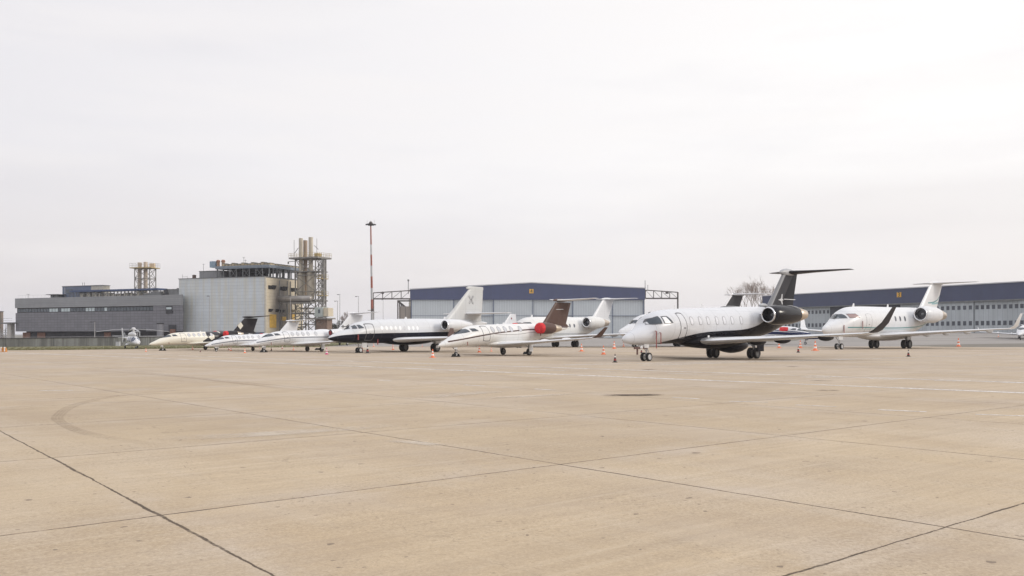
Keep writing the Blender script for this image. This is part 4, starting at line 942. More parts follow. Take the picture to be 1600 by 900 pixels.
# roof structures of the hall
x0,x1,z0,z1=fa.prect(97.5,142,447.5,465,6); rh=MB().box(x0,x1,6,8.2,zt,z1).build('roof_house',M['bluegrey'],b1)
x2,x3,_,_=fa.prect(142,160,447.5,465,6); MB().box(x1,x3,6.05,8.2,z1-1.9,z1-.02).build('panel',M['cladlt'],rh); MB().box(x1,x3,6.2,8.1,zt,z1-1.9).build('bay',M['navy'],rh)
MB().box(x0-.1,x3+.1,5.9,8.3,z1+.003,z1+.16).build('coping',M['steel'],rh)
MB().box(x0+1.4,x0+3.6,5.93,5.995,z1-1.7,z1-.7).build('window',M['windk'],rh); MB().box(x0+.9,x0+1.05,5.92,5.99,zt,z1-.2).build('downpipe',M['shade'],rh)
x0,x1,z0,z1=fa.prect(108,246,455.2,457.6,3)
bm2=MB().box(x0,x1,3,6,zt+1.85,zt+2.25).build('roof_walkway',M['navy'],b1)
mb=MB()
for i in range(26):
    x=x0+(x1-x0)*i/25; MB().box(x,x+.1,3.1,3.2,zt+.4,zt+1.85).build('post',M['steel'],bm2); MB().box(x+.4,x+.5,5.7,5.8,zt+.4,zt+1.85).build('post',M['steel'],bm2)
    if i<25: mb.bar((x,3.15,zt+.6),(x+(x1-x0)/25,3.15,zt+1.7),.06)
mb.build('bracing',M['steel'],bm2)
mb=MB(); r2=random.Random(5)
for i in range(16):
    x=x0+3+i*2.1; ww=r2.uniform(.7,1.7); mb.box(x,x+ww,3.6,5.2,zt+.4,zt+.4+r2.uniform(.7,1.3))
mb.build('roof_ducts',[M['cladlt']],bm2)
x0,x1,z0,z1=fa.prect(74.5,92,459,461.5,4); q=MB().box(x0,x1,3.5,6,zt+1.35,zt+1.5).build('roof_canopy',M['dark'],b1)
MB().box(x0+1,x0+2,4,5.5,zt+.4,zt+1.35).box(x1-1.6,x1-.6,4,5.5,zt+.4,zt+1.35).build('legs',M['steel'],q)
x0,x1,z0,z1=fa.prect(254.5,281,449.5,459.5,2.5); q=MB().box(x0+1.2,x1,2.5,7,zt+.3,zt+1.9).build('cooling_unit',M['steel'],b1)
MB().loft([[V(x0,2.6,zt+1.7),V(x0+1.4,2.4,zt+1.95),V(x0+1.9,2.4,zt+.5),V(x0+.6,2.6,zt+.5)],[V(x0,6.6,zt+1.7),V(x0+1.4,6.8,zt+1.95),V(x0+1.9,6.8,zt+.5),V(x0+.6,6.6,zt+.5)]]).build('air_intake',M['recess'],q)
MB().lathe([(0,.5),(.25,.5),(.27,.02)],(x0+3.2,4.2,zt+1.9),(0,0,1),14).lathe([(0,.5),(.25,.5),(.27,.02)],(x0+4.8,4.2,zt+1.9),(0,0,1),14).build('fan_cowl',M['roof'],q)
MB().box(x0-6,x0-.5,2.5,5,zt+.35,zt+1.0).box(x0-4.,x0-1.,2.7,4.5,zt+1.0,zt+1.5).build('roof_plant',M['steel'],b1)
mb=MB()
for px in (44.,):
    x,z=fa.loc(px,465,2); mb.tube((x,2,zt+.4),(x,2,zt+1.6),.05,n=6); mb.bar((x-.6,2,zt+1.55),(x+.6,2,zt+1.55),.07)
for px in (129,132): x,z=fa.loc(px,447,9); mb.tube((x,9,zt+3),(x,9,zt+4.6),.05,n=6)
for k in range(40):
    x=.4+k*1.38; mb.tube((x,.4,zt+.45),(x,.4,zt+1.2),.012,n=4)
mb.bar((.4,.4,zt+1.2),(W1-1,.4,zt+1.2),.025)
mb.build('roof_masts',M['steel'],b1)
# silo and pipes before the hall
x,z=fa.loc(250.5,500,-3); sx=fa.o+fa.d*x-fa.n*3
o=empty('silo',(sx.x,sx.y,0)); tag(o,'grey cylindrical silo standing before the dark hall above the wall','silo')
MB().lathe([(0,.72),(3.2,.72),(3.3,.70)],(0,0,.4),(0,0,1),22,cap=True).build('tank',mat('silo_grey',(.20,.20,.22),.5),o,smooth=True,angle=40)
MB().lathe([(0,.74),(.06,.76),(.25,.76),(.27,.02)],(0,0,3.7),(0,0,1),22).build('rim',M['dark'],o,smooth=True,angle=40); MB().box(-.6,.6,-.6,.6,0,.4).build('foot',M['roof'],o)
M['pipe']=mat('galvanised_pipe',(.52,.53,.53),.4,.4,var=.15)
x,z=fa.loc(206,520,-4); px_=fa.o+fa.d*x-fa.n*4
o=empty('pipe_run',(px_.x,px_.y,0),fa.rz); tag(o,'pale bent pipes running along the dark hall behind the helicopter','pipe')
mb=MB().tube((0,0,2.0),(2.4,0,2.0),.13).tube((2.4,0,2.05),(2.4,0,.95),.13).tube((2.4,0,1.0),(10,0,1.05),.11).tube((-6,0,1.05),(1.5,0,1.05),.09).tube((1.7,0,.2),(1.7,0,1.9),.09); mb.build('pipes',M['pipe'],o,smooth=True)
MB().box(-5,-4.9,-.1,.1,0,1.0).box(4,4.1,-.1,.1,0,1.0).box(8,8.1,-.1,.1,0,1.0).build('supports',M['steel'],o)
# small plant at the far end of the wall
f0=Fac((-30,236),(25,222))
o=f0.root('gantry_platform','raised pipework platform on concrete columns at the far end of the hall','platform')
x0,x1,z0,z1=f0.prect(0,24.5,504,505.5); MB().box(x0-4,x1,-1,3,z0,z0+.25).build('deck',M['steel'],o)
mb=MB()
for k in range(9): mb.tube((x0-2+k*.75,-.8,z0+.2),(x0-2+k*.75,-.8,z0+1.25),.03,n=5)
mb.bar((x0-4,-.8,z0+1.25),(x1,-.8,z0+1.25),.05); mb.bar((x0-4,-.8,z0+.75),(x1,-.8,z0+.75),.04); mb.build('railing',M['steel'],o)
x2,x3,_,_=f0.prect(11,16.5,505,530); MB().box(x2,x3,0,1,0,z0).build('column',mat('pale_concrete',(.50,.48,.45),.8),o)
mb=MB(); r3=random.Random(9)
for k in range(14):
    xa=x0-2+r3.uniform(0,8.5); mb.tube((xa,.5,0),(xa,.5,z0*r3.uniform(.5,1)),.07,n=6); za=r3.uniform(.5,z0-.3); mb.tube((xa-1,.2,za),(xa+1.4,.2,za),.08,n=6)
mb.build('pipework',M['pipe'],o)
f00=Fac((-60,240),(2.2,238)); o=f00.root('brick_block','narrow brown block cut by the picture border beyond the pipework','building'); x1,z1=f00.loc(1.8,486)
MB().box(x1-8,x1,0,.8,0,z1-.2).build('wall',mat('brown_render',(.22,.18,.15),.8),o); MB().box(x1-8.1,x1+.1,-.1,.9,z1-.2,z1).build('coping',M['steel'],o)

# ---- silver turbine hall with cream end wall
fb=Fac((279.5,203.5),(414.4,195))
W2=fb.W
b2=fb.root('turbine_hall','tall silver-clad hall with soot-stained cream end wall and roof deck','building')
zt2=13.95; D2=14.0
M['silverclad']=panelled('silver_cladding',(.575,.62,.66),2.3,.72,(.36,.39,.42),lw=.06,rough=.45,var=.07,prop=.05,streak=(.56,.55,.48))
def endwall():
    m=bpy.data.materials.new('sooty_cream_cladding'); nt,nd,ln,b=nodes(m); c=coords(nt); sp=nt.nodes.new('ShaderNodeSeparateXYZ'); ln.new(c,sp.inputs[0])
    f=ramp(nt,noise(nt,c,.5,6,.65),.3,.7); col=mixc(nt,f,(.52,.455,.345),(.62,.55,.42))
    zz=math_(nt,'ABSOLUTE',math_(nt,'SUBTRACT',math_(nt,'FRACT',math_(nt,'DIVIDE',sp.outputs[2],.7)),.5)); col=mixc(nt,math_(nt,'MULTIPLY',math_(nt,'GREATER_THAN',zz,.46),.5),col,(.30,.26,.20))
    # soot plumes around the big pipe
    d=nt.nodes.new('ShaderNodeVectorMath'); d.operation='DISTANCE'; mp=nt.nodes.new('ShaderNodeMapping'); mp.inputs['Scale'].default_value=(0,1.,.62); ln.new(c,mp.inputs[0]); ln.new(mp.outputs[0],d.inputs[0]); d.inputs[1].default_value=(0,5.6,7.6*.62)
    s=math_(nt,'ADD',d.outputs[1] if not d.outputs[0].enabled else d.outputs['Value'],math_(nt,'MULTIPLY',noise(nt,c,.7,6,.7,(1,1,.4)),3.))
    n=nt.nodes.new('ShaderNodeMapRange'); n.clamp=True; n.inputs[1].default_value=6.6; n.inputs[2].default_value=3.4; ln.new(s,n.inputs[0])
    col=mixc(nt,math_(nt,'MULTIPLY',n.outputs[0],.8),col,(.11,.10,.105))
    ln.new(col,b.inputs['Base Color']); b.inputs['Roughness'].default_value=.6; return m
M['endwall']=endwall(); M['yellow']=mat('yellow_panel',(.60,.37,.06),.5,var=.15)
x_,zb2=fb.loc(350,515.5)
MB().box(0,W2,0,D2,1.9,zt2).build('wall',M['silverclad'],b2)
MB().box(.1,W2-.1,.15,D2-.1,0,1.9).build('plinth',M['bluegrey'],b2)
MB().box(W2+.003,W2+.14,-.01,D2,.0,zt2-.12).build('end_wall',M['endwall'],b2)
MB().box(W2-.14,W2+.2,-.12,.22,0,zt2+.02).build('corner_post',M['cladlt'],b2)
MB().box(-.1,W2+.16,-.1,.0,zt2+.002,zt2+.16).box(W2-.05,W2+.2,.0,D2,zt2-.10,zt2+.15).build('coping',M['steel'],b2)
MB().box(.1,W2-.1,.1,D2-.2,zt2-.3,zt2+.005).build('roof',M['roof'],b2)
for px0,px1,py0,py1 in ((418.3,422.5,446,452),(423.5,428,445.8,452.3),(437,441,448,454),(441.5,446,447.8,454.5),(453,457,450,456),(457.6,460.5,450,456),(418.8,423,482.5,487.5),(429.5,433,482.8,487.6),(437,441.5,484,488.5),(453,457.5,484.5,488)):
    ya,zc=fb.sid(px0,py1,W2); yb,zd=fb.sid(px1,py0,W2); q=MB().loft([[V(W2+.1,ya,zd),V(W2+.1,yb,zd),V(W2+.1,yb,zc),V(W2+.1,ya,zc)],[V(W2+.75,ya,zd-.05),V(W2+.75,yb,zd-.05),V(W2+.5,yb,zc+.25),V(W2+.5,ya,zc+.25)]]).build('vent_hood',M['black'],b2)
for px0,px1,py0,py1 in ((420.3,430.5,491.5,512),(438,447,495,501),(455.5,460.5,491,514)):
    ya,zc=fb.sid(px0,py1,W2); yb,zd=fb.sid(px1,py0,W2); MB().box(W2+.142,W2+.22,ya,yb,zc,zd).build('yellow_panel',M['yellow'],b2)
mb=MB()
for px in (435,447,452):
    ya,_=fb.sid(px,480,W2); mb.tube((W2+.35,ya,.5),(W2+.35,ya,zt2-.5),.10,n=6)
mb.build('downpipe',M['steel'],b2)
# roof deck on stilts with its row of vents
x0,z0=fb.loc(341,419,2.); x1=W2+.4; zd0=zt2+2.1; zd1=zt2+2.75
dk=MB().box(x0,x1,1.0,D2+4,zd0,zd0+.22).box(x0,x1,.95,1.2,zd0+.22,zd1).box(x1-.25,x1,1.2,D2+4,zd0+.22,zd1).build('roof_deck',mat('deck_blue_grey',(.20,.235,.28),.5,.2),b2)
mb=MB()
n_=9
for i in range(n_):
    x=x0+.3+(x1-x0-.6)*i/(n_-1)
    for y in (1.3,5.,9.,D2-.5): MB().box(x-.09,x+.09,y-.09,y+.09,zt2,zd0).build('stilt',M['steel'],dk)
    if i<n_-1 and i%2==0:
        xn=x0+.3+(x1-x0-.6)*(i+1)/(n_-1); mb.bar((x,1.35,zt2+.1),(xn,1.35,zd0),.09); mb.bar((xn,1.35,zt2+.1),(x,1.35,zd0),.09)
for k in range(12):
    y=1.3+k*1.35; MB().box(x1-.3,x1-.14,y-.07,y+.07,zt2-.05,zd0).build('stilt',M['steel'],dk)
mb.build('bracing',M['steel'],dk)
mb=MB(); r4=random.Random(4)
for i in range(24):
    x=x0+3.2+r4.random()*(x1-x0-4); mb.tube((x,2+r4.random()*8,zt2),(x,2+r4.random()*8,zt2+r4.uniform(.8,1.9)),r4.uniform(.06,.16),n=7)
for i in range(6):
    x=x0+.6+i*.85; mb.box(x,x+.65,3,5,zt2,zt2+1.5)
mb.box(x0+.3,x0+9.5,6.0,7.5,zt2+.2,zd0-.1); mb.box(x0+6,x1-2.5,4.0,6.5,zt2+1.15,zd0-.05)
mb.build('deck_pipework',M['recess'],dk)
mb=MB(); mb2=MB()
for i in range(15):
    x=x0+1.9+i*(x1-x0-2.4)/14; mb.box(x-.33,x+.33,1.4,2.6,zd1,zd1+.34+.22*(i%3==0)); mb2.box(x-.40,x+.40,1.3,2.7,zd1+.34+.22*(i%3==0),zd1+.46+.22*(i%3==0))
for k in range(12):
    y=3+k*1.25; mb.box(x1-1.3,x1-.3,y-.35,y+.3,zd1,zd1+.30); mb2.box(x1-1.4,x1-.2,y-.4,y+.35,zd1+.30,zd1+.40)
q=mb.build('deck_vent',mat('vent_body',(.46,.38,.25),.7,var=.3),dk); mb2.build('deck_vent_cap',M['steel'],dk)
for px in (341.,348.8):
    x,z=fb.loc(px,410,2); MB().lathe([(0,.36),(.95,.36),(1.05,.46),(1.25,.44),(1.5,.30),(1.52,.01)],(x,2,zd1),(0,0,1),14,mats=[0,1,1,1,1]).build('rusty_ventilator',[mat('vent_tan',(.42,.27,.18),.7),M['rust']],dk,smooth=True,angle=50)
x,z=fb.loc(335,410,2); MB().box(x-.75,x+.75,1.3,2.8,zd0+.45,zd0+1.85).build('blue_tank',mat('tank_blue',(.22,.30,.38),.4),dk)
x0_,_=fb.loc(311.5,423,3); x1_,_=fb.loc(346,423,3); zz_=zt2+1.85
rb=MB().box(x0_,x1_,3,10,zt2,zz_).build('roof_cabin',panelled('cabin_cladding',(.25,.255,.27),.8,6,(.12,.12,.13)),b2); MB().box(x0_-.08,x1_+.08,2.9,10.1,zz_,zz_+.12).build('roof_edge',M['steel'],rb)
x,z=fb.loc(303.5,433,3); MB().lathe([(0,.42),(1.0,.42),(1.1,.46),(1.18,.02)],(x,3,zt2),(0,0,1),14).build('roof_stack',mat('rust_stack',(.13,.085,.07),.8),b2,smooth=True,angle=50)
mb=MB(); 
for px,hh in ((381,3.6),(383.5,3.0),(318,2.4)): x,z=fb.loc(px,430,3); mb.tube((x,3,zt2),(x,3,zd1+hh-1.5),.04,n=5); mb.bar((x-.35,3,zd1+hh-1.7),(x+.35,3,zd1+hh-1.7),.05)
x,z=fb.loc(285,430,1); mb.bar((x,1,zt2+.6),(x+1.5,1,zt2+.6),.05); mb.tube((x,1,zt2),(x,1,zt2+1.2),.03,n=5); mb.tube((x+1.5,1,zt2),(x+1.5,1,zt2+.6),.03,n=5)
mb.build('roof_masts',M['steel'],b2)

# ---- lattice tower with three flues
def lattice(mb,x0,x1,y0,y1,z0,z1,nz,w=.16,wb=.09,off=0):
    L=[(x0,y0),(x1,y0),(x1,y1),(x0,y1)]
    for x,y in L: mb.bar((x,y,z0),(x,y,z1),w)
    for k in range(nz):
        za=z0+(z1-z0)*k/nz; zb_=z0+(z1-z0)*(k+1)/nz
        for i in range(4):
            p,q=L[i],L[(i+1)%4]
            mb.bar((*p,zb_),(*q,zb_),w*.8)
            mb.bar((*p,za),(*q,zb_),wb); mb.bar((*q,za),(*p,zb_),wb)
def railing(mb,x0,x1,y0,y1,z,h=1.1,st=1.2,bw=.04):
    P=[(x0,y0),(x1,y0),(x1,y1),(x0,y1),(x0,y0)]
    for i in range(4):
        p,q=V(*P[i],z),V(*P[i+1],z); n=max(1,int((q-p).length/st))
        for k in range(n): mb.bar(p.lerp(q,k/n),p.lerp(q,k/n)+V(0,0,h),bw)
        for hh in (h,h*.5): mb.bar(p+V(0,0,hh),q+V(0,0,hh),bw)
fc=Fac((461.5,199),(493,196.5)); o=fc.root('flue_tower','steel lattice tower carrying three tall flues beside the silver hall','chimney tower')
M['tower']=mat('weathered_tower_steel',(.215,.205,.19),.6,.2,var=.35,vscale=.8); M['towery']=mat('ochre_deck',(.40,.31,.15),.7,var=.3)
def Z(py,d=199): return H-(py-YH)*d/F
TW=fc.W; TD=3.6
mb=MB(); lattice(mb,0,TW,0,TD,0,Z(405),5,.20,.10); mb.build('frame',M['tower'],o)
q=MB().box(-1.2,TW+1.2,-.8,TD+.5,Z(405),Z(402.6)).build('deck',M['tower'],o)
for b4 in ((-.3,TW+.3,-.3,TD+.3,Z(425.5),Z(424)),(-.2,TW+.3,-.5,TD+.3,Z(471),Z(469)),(-.8,TW+1.,-.9,TD+.3,Z(491),Z(489.5))): MB().box(*b4).build('deck',M['tower'],o)
mb=MB(); railing(mb,-1.2,TW+1.2,-.8,TD+.5,Z(402.6),.9,.7); mb.build('railing',M['towery'],q); mb=MB(); railing(mb,-.8,TW+1.,-.9,TD+.3,Z(489.5),.9,.8); mb.build('railing',M['towery'],q)
MB().box(TW+.1,TW+1.1,-.6,.8,Z(402.5),Z(397.5)).build('ochre_box',M['towery'],o)
M['flue']=mat('flue_steel',(.44,.40,.33),.45,.35,var=.28,vscale=.7,stretch=(1,1,.2)); M['flueb']=mat('flue_rust',(.36,.28,.21),.5,.3,var=.28,vscale=.7,stretch=(1,1,.2))
for px,ptop,py2,r,mt,yy in ((470.2,372,462,.47,'flue',.9),(477.2,374.5,462,.47,'flueb',2.2),(485.6,371.3,462,.50,'flue',.9)):
    x,_=fc.loc(px,400,yy); wide=r*1.75 if px!=477.2 else r*1.05
    MB().lathe([(Z(ptop),r*.9),(Z(ptop),r),(Z(ptop+1),r),(Z(421),r),(Z(424.5),r*1.1),(Z(426),wide),(Z(460),wide),(Z(468),wide*.8)],(x,yy,0),(0,0,1),18).build('flue',M[mt],o,smooth=True,angle=35)
# side riser ladder tower
mb=MB(); lattice(mb,TW+.35,TW+1.3,.5,2.0,Z(500),Z(405),9,.12,.06); mb.tube((TW+1.75,.8,Z(475)),(TW+1.75,.8,Z(408)),.22); mb.build('ladder_shaft',M['tower'],o)
for py in (437,463):
    ld=MB().box(TW+.2,TW+1.7,.1,2.3,Z(py),Z(py-1.2)).build('landing',M['towery'],o); mb=MB(); railing(mb,TW+.2,TW+1.7,.1,2.3,Z(py-1.2),.8,.7); mb.build('railing',M['towery'],ld)
mb=MB()
for x in (-.1,TW+.6): mb.tube((x,-.3,Z(403)),(x,-.3,Z(375)),.05,n=5)
mb.tube((0,-.3,Z(396)),(1.1,-.3,Z(388)),.07,n=5); mb.tube((TW+1.,-.3,Z(392)),(TW-.1,-.3,Z(385.5)),.07,n=5); mb.bar((-2.0,0,Z(408.5)),(0,0,Z(408)),.12); mb.bar((-2.,0,Z(408.5)),(-2.,0,Z(412)),.22); mb.build('aerial',M['tower'],o)
# horizontal exhaust drum
xa,_=fc.loc(431.5,467,-1.2); xb,_=fc.loc(487,467,-1.2); zc=Z(467.5)
MB().lathe([(xa,.02),(xa,.35),(xa+.15,.6),(xa+.5,.74),(xb-.5,.74),(xb-.15,.6),(xb,.35),(xb,.02)],(0,-1.2,zc),(1,0,0),20).build('exhaust_drum',mat('drum_steel',(.33,.31,.29),.4,.5,var=.3,vscale=.5),o,smooth=True,angle=40)
MB().box(xa+2.5,xb+.6,-2.0,-.3,zc-1.05,zc-.78).tube((xa+1.2,-1.2,zc+.5),(xa+1.2,-1.2,zc+1.5),.22).build('drum_cradle',M['tower'],o)
mb=MB(); 
for x in (-3.,-1.6,-.3,TW*.45,TW*.8): mb.bar((x,-1.,0),(x,-1.,zc-.9),.16)
mb.bar((0,-1,Z(491)),(TW,-1,zc-1),.1); mb.bar((TW,-1,Z(491)),(0,-1,zc-1),.1); mb.bar((TW*.5,-1.,Z(488)),(TW+.8,-1.,Z(504)),.18); mb.bar((-3,-1,Z(490)),(TW*.6,-1,Z(489)),.22)
r5=random.Random(2)
for k in range(34):
    x=r5.uniform(-4.4,TW+3); z=r5.uniform(0.5,Z(497)); mb.bar((x,-1.2,z),(x+r5.uniform(-1.2,1.8),-1.2+r5.uniform(0,2),z+r5.uniform(-.3,.9)),r5.uniform(.07,.22))
mb.build('lower_pipework',M['tower'],o)
# control cabin and rusty plinth
x0,x1,z0,z1=fc.prect(491.5,504,480,495,-1.2); cb_=MB().box(x0,x1,-1.2,.8,z0,z1).build('control_cabin',mat('cabin_green_grey',(.40,.44,.42),.6),o); MB().box(x0+1.0,x0+1.5,-1.26,-1.205,z0+.75,z0+1.6).build('window',M['windk'],cb_)
x2,_=fc.loc(513,485,-.9); MB().box(x1+.01,x2,-.9,.8,z0+.1,z1-.15).build('cream_cabin',mat('cabin_cream',(.58,.51,.39),.6),o)
x0,x1,z0,z1=fc.prect(494,511,496,515,-.8); MB().box(x0,x1,-.8,1,0,z1-.4).build('brick_plinth',mat('brick_brown',(.20,.14,.11),.85,var=.3,vscale=3),o); MB().box(x0-2.2,x1+.6,-1.5,1.4,z1-.4,z1-.1).build('plinth_deck',M['tower'],o)

# ---- twin-flue stack on the dark hall
fd=Fac((210.5,216.6),(233.5,215.8)); o=fd.root('twin_flue_stack','short lattice stack with two beige flues rising above the dark hall','chimney tower')
def Z2(py): return H-(py-YH)*216/F
mb=MB(); lattice(mb,0,fd.W,0,2.6,zt,Z2(419),3,.17,.09); mb.bar((1.75,0,zt),(1.75,0,Z2(419)),.14); mb.build('frame',M['tower'],o)
q=MB().box(-1.,fd.W+.9,-.6,3,Z2(419),Z2(417.6)).build('deck',M['towery'],o); mb=MB(); railing(mb,-1.,fd.W+.9,-.6,3,Z2(417.6),1.0,.8,.03); mb.build('railing',M['tower'],q)
for px,pt in ((218.2,409.3),(227.5,408.6)):
    x,_=fd.loc(px,420,1.3); MB().lathe([(zt-.5,.46),(Z2(pt),.46),(Z2(pt),.40),(Z2(pt)-.4,.38)],(x,1.3,0),(0,0,1),18).build('flue',mat('flue_beige',(.50,.42,.34),.6,var=.15),o,smooth=True,angle=35)
MB().box(2.6,fd.W-.1,2.0,2.6,Z2(417.6),Z2(410.5)).build('screen',mat('screen_cream',(.62,.50,.36),.7),o)

# ------------------------------------------------------------------ hangars
M['fascia']=panelled('navy_fascia',(.047,.062,.146),3.0,40.,(.055,.06,.10),lw=.06,rough=.45,var=.08,prop=.05)
M['fascia3']=panelled('slate_fascia',(.051,.064,.126),2.4,40.,(.055,.06,.09),lw=.05,rough=.45,var=.10,prop=.05)
M['doorclad']=panelled('ribbed_hangar_door',(.55,.595,.625),.62,60.,(.36,.395,.43),lw=.16,rough=.5,var=.05,prop=.03)
M['sidewall']=panelled('hangar_side',(.36,.31,.27),2.,40.,(.16,.15,.15),lw=.3,rough=.6)
M['signy']=mat('sign_yellow',(.75,.42,.05),.5); M['truss']=mat('truss_steel',(.09,.075,.07),.6,var=.25)
def number(txt,parent,x,y,z,size,m,rot=(PI/2,0,0)):
    cu=bpy.data.curves.new('numeral','FONT'); cu.body=txt; cu.size=size; cu.align_x='CENTER'; cu.align_y='CENTER'; cu.extrude=.03
    t=bpy.data.objects.new('numeral_text',cu); COL.objects.link(t); bpy.context.view_layer.update()
    me=bpy.data.meshes.new_from_object(t.evaluated_get(bpy.context.evaluated_depsgraph_get())); bpy.data.objects.remove(t)
    o=bpy.data.objects.new('numeral',me); COL.objects.link(o); me.materials.clear(); me.materials.append(m); o.location=(x,y,z); o.rotation_euler=rot; o.parent=parent; return o
hd=330.
fh=Fac((641,hd),(1008,hd)); o=fh.root('hangar','wide hangar with ribbed grey doors and navy fascia marked with number 4','hangar')
xl,zl=fh.loc(641,452.5); xr,zr=fh.loc(1008,450.8); xp,zp=fh.loc(830,442.3); zf=fh.loc(800,468.3)[1]
DP=70
MB().loft([[V(xl,0,zf),V(xl,0,zl),V(xp,0,zp),V(xr,0,zr),V(xr,0,zf)],[V(xl,2.,zf),V(xl,2.,zl),V(xp,2.,zp),V(xr,2.,zr),V(xr,2.,zf)]]).build('fascia',M['fascia'],o)
MB().loft([[V(xl,2.,zl-.5),V(xp,2.,zp-.5),V(xr,2.,zr-.5),V(xr,2.,zr-1.2),V(xp,2.,zp-1.2),V(xl,2.,zl-1.2)],[V(xl,DP,zl-.5),V(xp,DP,zp-.5),V(xr,DP,zr-.5),V(xr,DP,zr-1.2),V(xp,DP,zp-1.2),V(xl,DP,zl-1.2)]]).build('roof',M['roof'],o)
MB().loft([[V(xl-.3,-.2,zl),V(xp,-.2,zp),V(xr+.3,-.2,zr),V(xr+.3,-.2,zr+.35),V(xp,-.2,zp+.35),V(xl-.3,-.2,zl+.35)],[V(xl-.3,2.2,zl),V(xp,2.2,zp),V(xr+.3,2.2,zr),V(xr+.3,2.2,zr+.35),V(xp,2.2,zp+.35),V(xl-.3,2.2,zl+.35)]]).build('coping',M['shade'],o)
ex=[642.5,708.7,771,832.6,895,957,1006]
for i in range(6):
    a=fh.loc(ex[i],500)[0]; b=fh.loc(ex[i+1],500)[0]; y=.55+.35*(i%2)
    MB().box(a+.06,b-.06,y,y+.25,.1,zf-.003).build('door_leaf',M['doorclad'],o)
mb=MB()
for e in ex: a=fh.loc(e,500)[0]; mb.box(a-.16,a+.16,.45,1.3,0,zf-.01)
mb.box(xl+.4,xr-.4,.5,1.25,8.2,8.35); mb.build('door_post',M['bluegrey'],o)
MB().box(xl,xr,1.4,1.8,0,zf-.01).build('back_panel',M['dark'],o)
# open framed side bay
xs,zs=fh.loc(621.5,480,26); 
mb=MB()
for k in range(6):
    y=1.+k*5.; t=k/5; mb.box(xl-4.7-.2,xl-4.7+.2,y-.2,y+.2,0,zf-.4-1.7*t)
mb.bar((xl-4.7,1,zf-.4),(xl-4.7,26,zf-2.1),.5); mb.bar((xl,1,zf-.4),(xl-4.7,1,zf-.4),.5); mb.build('side_frame',M['truss'],o)
MB().box(xl-4.4,xl-.1,2,DP-10,0,zf-2.4).build('side_wall',M['sidewall'],o)
MB().box(xl-4.,xl-.2,30,DP-10,zf-2.4,zf+1.5).build('side_loft',M['cladlt'],o)
def rail_truss(px0,px1,ytop0,ytop1,ybot,side):
    a=fh.loc(px0,ybot)[0]; b=fh.loc(px1,ybot)[0]; z=fh.loc(px0,ybot)[1]; t0=fh.loc(px0,ytop0)[1]; t1=fh.loc(px1,ytop1)[1]
    mb=MB(); n=4; mb.bar((a,.6,z),(b,.6,z),.5); mb.bar((a,.6,t0),(b,.6,t1),.34)
    for k in range(n+1):
        x=a+(b-a)*k/n; zt_=t0+(t1-t0)*k/n; mb.bar((x,.6,z),(x,.6,zt_),.26)
        if k<n: xn=a+(b-a)*(k+1)/n; mb.bar((x,.6,zt_),(xn,.6,z),.13)
    return mb,a,b,z,t0,t1
mb,a,b,z,t0,t1=rail_truss(641,583,453.8,457.5,466.8,-1); mb.bar((b,.6,0),(b,.6,z),.5); mb.lathe([(0,.02),(.1,.5),(.9,.5),(1.,.02)],(a+(b-a)*.75,.2,z+2.2),(0,1,0),10); mb.build('door_rail_truss',M['truss'],o)
mb,a,b,z,t0,t1=rail_truss(1009,1059.5,453.2,456.6,466.2,1); mb.bar((b,.6,0),(b,.6,t1),.5); mb.box(b-4.5,b-3.4,.2,1,z+1.7,z+2.4); mb.build('door_rail_truss',M['truss'],o)
mb=MB(); x,_=fh.loc(638,450,3); mb.tube((x,3,zl-1.5),(x,3,zl+3.6),.14,n=6); mb.tube((x,3,zl+3.3),(x,3,zl+3.9),.35,n=8); mb.build('roof_mast',M['steel'],o); mb=MB()
x,_=fh.loc(1008,450,3); mb.tube((x,3,zr-.5),(x,3,zr+3.2),.12,n=6); mb.tube((x+1,3,zr-.5),(x+1,3,zr+1.5),.1,n=6); mb.build('roof_mast',M['steel'],o)
x,z=fh.loc(830.3,455); sg=MB().box(x-.78,x+.78,-.12,-.004,z-.78,z+.78).build('number_sign',M['signy'],o); number('4',sg,x,-.15,z,1.9,M['black'])

# ---- hangar 3 on the taxiway side, seen at an angle
A3=wp(1195,YH,243); 
fg=Fac((1195,243),(1640,172)); z3=1.70
fg.z0=z3; o=fg.root('hangar','long hangar with slate fascia, number 3 and two rows of small square windows','hangar')
zt3=fg.loc(1600,441.)[1]; zt3l=fg.loc(1280,457.8)[1]; zf3=fg.loc(1600,467.2)[1]; zf3l=fg.loc(1280,478)[1]
zt3=(zt3+zt3l)/2; zf3=(zf3+zf3l)/2; W3=fg.W+25
MB().box(-1,W3,0,2,zf3,zt3).build('fascia',M['fascia3'],o)
MB().box(-1,W3,2,50,zt3-1.2,zt3-.4).build('roof',M['roof'],o); MB().box(-1.2,W3,-.2,2.2,zt3+.002,zt3+.22).build('coping',M['shade'],o)
MB().box(-1,W3,.9,1.3,-.5,zf3-.01).build('back_panel',M['dark'],o)
MB().box(-1.05,-.9,0,50,-.5,zt3-.5).build('end_wall',M['sidewall'],o)
MB().box(-1,W3,-.05,.45,zf3-.28,zf3-.003).build('door_rail',M['steel'],o)
M['door3']=panelled('hangar_door_three',(.46,.50,.53),1.06,60.,(.20,.23,.26),lw=.07,rough=.5,var=.09,prop=.06,streak=(.36,.39,.41),sscale=.8)
M['win3']=mat('hangar_window',(.075,.085,.105),.2,var=.35,vscale=.6); M['gapdark']=mat('interior_shade',(.06,.065,.08),.8,var=.2)
_,zwa=fg.loc(1560,475.8); _,zwb=fg.loc(1560,482.3); _,zwc=fg.loc(1560,501); _,zwd=fg.loc(1560,508)
